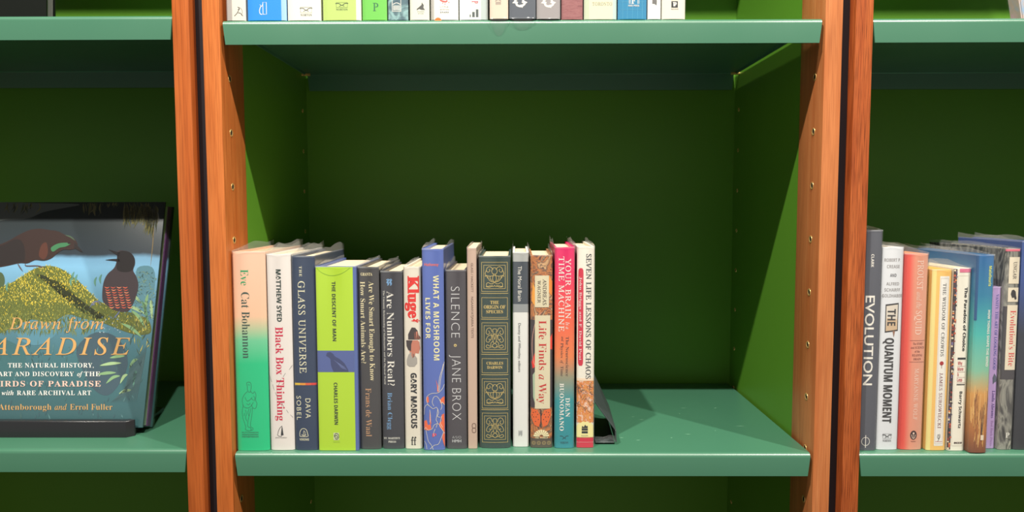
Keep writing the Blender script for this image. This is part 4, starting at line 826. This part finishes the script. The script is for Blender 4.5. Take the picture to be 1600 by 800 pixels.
# bird on the right
pr.layer = 6; pp('bird_art', [(185, 393), (195, 392.5), (204, 395), (211, 403), (212, 413), (209, 423), (214, 433), (217, 446), (214, 462), (206, 480), (198, 488), (180, 486), (168, 478), (161, 470), (161, 452), (164, 438), (170, 428), (178, 421), (182, 414), (184, 404)], ink(62, 52, 56))
pr.layer = 7; pp('bird_art', [(186, 395), (196, 393), (205, 396), (211, 404), (211, 414), (206, 424), (194, 426), (184, 422), (184, 408)], ink(30, 24, 26)); pp('bird_art', [(170.5, 390.5), (180, 393), (189, 396), (187, 402), (182, 398)], ink(28, 22, 24), False); pp('bird_art', [(165, 407), (176, 405.5), (187, 405), (189, 410), (180, 408.5)], ink(28, 22, 24), False)
rc = [ink(222, 104, 74), ink(200, 84, 64), ink(232, 140, 100)]
for j in range(9):
    y = 449+j*3.9
    for i in range(4):
        x0_ = 164+j*.9+i*9.5; pl('bird_art', [(x0_, y), (x0_+4, y+1.8), (x0_+8, y+.2)], rc[(i+j) % 3], .0013)
for p_ in ([(141, 482), (146, 474), (154, 472), (158, 478)], [(178, 498), (184, 492), (188, 486)], [(144, 478), (150, 475)]): pl('bird_art', p_, ink(100, 110, 140), .002)
# lettering
og_ = ink(206, 160, 96)
def tline(part, text, font, x0_, x1_, yb, capv, mat, track=1.0):
    vs, fs = glyphs(text, font, track); xs = [v[0] for v in vs]; a, c = min(xs), max(xs); ch = caph(font)
    P = []
    for vx, vy in vs:
        P.append(B2(x0_+(vx-a)/(c-a)*(x1_-x0_), yb-vy/ch*capv))
    pr.add(part, P, fs, mat)
pr.layer = 9
tline('title', 'Drawn from', 'ital', 15, 163, 515, 18, og_, 1.1); tline('title', 'PARADISE', 'ital', -46, 204, 555, 26.5, og_, 1.25)
wv = ink(226, 226, 220)
for t_, x0_, x1_, yb in (('THE NATURAL HISTORY,', 13, 147, 575), ('ART AND DISCOVERY', -2, 116, 588.5), ('THE', 132, 157, 588.5), ('RARE ARCHIVAL ART', 27, 143, 618)): tline('subtitle', t_, 'serifb', x0_, x1_, yb, 7, wv, 1.12)
tline('subtitle', 'of', 'italb', 121, 130, 588.5, 7, wv); tline('subtitle', 'with', 'italb', 3, 22, 618, 7, wv); tline('subtitle', 'BIRDS OF PARADISE', 'serifb', -10, 158, 604.5, 8.5, ink(236, 196, 180), 1.15)
tline('author_name', 'David Attenborough', 'serif', -41, 81, 641, 9, og_, 1.05); tline('author_name', 'and', 'ital', 86, 105, 641, 9, og_); tline('author_name', 'Errol Fuller', 'serif', 110, 176, 641, 9, og_, 1.05)
pr.build()
# its stand: folded black acrylic with a front lip
M_ACR = paint('black_acrylic', (38, 39, 42), .25, bump=.1, bscale=60)
st = empty('book_stand', (-.62, .05, .0047), 'black acrylic stand with a front lip under the bird book', 'book stand')
bm = bmesh.new(); prism(bm, [(-.128, -.003), (.1104, -.003), (.116, .004), (.100, .118), (-.118, .118)], 0, .0055); from_bm('base_plate', bm, M_ACR, st, 30)
bm = bmesh.new(); prism(bm, [(-.128, -.0042), (.1104, -.0042), (.1175, .0035), (.1175, .006), (.1085, .0065), (.1085, .0075), (-.128, .0075)], .0, .0212)
bmesh.ops.bevel(bm, geom=[e for e in bm.edges if abs(e.verts[0].co.z-.0212) < 1e-5 and abs(e.verts[1].co.z-.0212) < 1e-5], offset=.0014, segments=3, affect='EDGES', profile=.5)
from_bm('front_lip', bm, M_ACR, st, 40)
bm = bmesh.new(); box(bm, -.1, .1, 0, .003, 0, .20); o = from_bm('back_plate', bm, M_ACR, st); o.location = (.014, .045, .0062); o.rotation_euler = (-TILT, 0, 0)
bm = bmesh.new(); prism(bm, [(-.002, .05), (.002, .05), (.002, .112), (-.002, .112)], .006, .05); from_bm('rear_strut', bm, M_ACR, st)
# dark face-out book high at the left
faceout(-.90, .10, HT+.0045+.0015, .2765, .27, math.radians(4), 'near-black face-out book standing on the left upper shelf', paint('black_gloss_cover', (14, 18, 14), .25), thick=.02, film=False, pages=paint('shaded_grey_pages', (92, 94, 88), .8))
# pink face-out book high at the right
pm = blotch_mat('pink_grey_print', [(176, 150, 148), (186, 150, 160), (168, 150, 140), (120, 150, 180), (190, 168, 164)], 26, dist=1)
_, o = faceout(.6440, .082, HT+.0015, .17, .24, math.radians(15), 'pinkish grey face-out book at the top right corner', pm, thick=.02)
pr2 = Print(lambda x, z, l: (x, -.0001*l, z), [], o)
for a, c, r in ((.02, .006, .004), (.028, .011, .005), (.014, .002, .003)): pr2.add('artwork', [(a+r*math.cos(i), c+r*.7*math.sin(i)) for i in range(6)], [tuple(range(6))], ink(96, 90, 92))
pr2.add('artwork', [(.012, .034), (.018, .028), (.022, .036), (.02, .06), (.012, .06)], [(0, 1, 2, 3, 4)], ink(84, 130, 170)); pr2.build()

# ---------------- bookend behind the last book
M_BE = paint('dark_bookend_plastic', (62, 70, 70), .42, bump=.5, bscale=500)
be = empty('bookend', (.0912, .030, .0003), 'black folded bookend with sloping side, right of the cream book', 'bookend')
def sheet(name, q, th):
    bm = bmesh.new(); a = [Vector(p) for p in q]; n = (a[1]-a[0]).cross(a[2]-a[0]).normalized()*th
    v0 = [bm.verts.new(p) for p in a]; v1 = [bm.verts.new(p+n) for p in a]; k = len(a)
    bm.faces.new(v0); bm.faces.new(v1[::-1])
    for i in range(k): bm.faces.new((v0[i], v0[(i+1) % k], v1[(i+1) % k], v1[i]))
    bmesh.ops.bevel(bm, geom=list(bm.edges), offset=.0004, segments=1, affect='EDGES')
    return from_bm(name, bm, M_BE, be)
sheet('sloping_panel', [(.0004, .002, .054), (.0262, .001, .0185), (.0302, .106, .0215), (.0004, .106, .085)], .0016)
sheet('side_panel', [(.0262, .001, .0190), (.0270, .001, .0030), (.0310, .106, .0030), (.0302, .106, .0220)], .0016)
sheet('upright_panel', [(.0002, .002, .001), (.0002, .002, .054), (.0002, .106, .085), (.0002, .106, .001)], .0014)
sheet('base_panel', [(.0018, .003, .0016), (.0262, .003, .0016), (.030, .106, .0016), (.0018, .106, .0016)], .0014)
bm = bmesh.new(); rows = []
for j in range(3):
    rows.append([bm.verts.new((.0015+.0255*i/10, -.0035+.004*j, .0045+.0022*math.sin(i*1.1)*(1-j*.3)+.004*(j == 2)+.0003*i)) for i in range(11)])
for a, c in zip(rows, rows[1:]):
    for i in range(10): bm.faces.new((a[i], a[i+1], c[i+1], c[i]))
from_bm('curled_film', bm, M_FILM, be, 60)
# ragged bit of film poking out beside the tall cream book
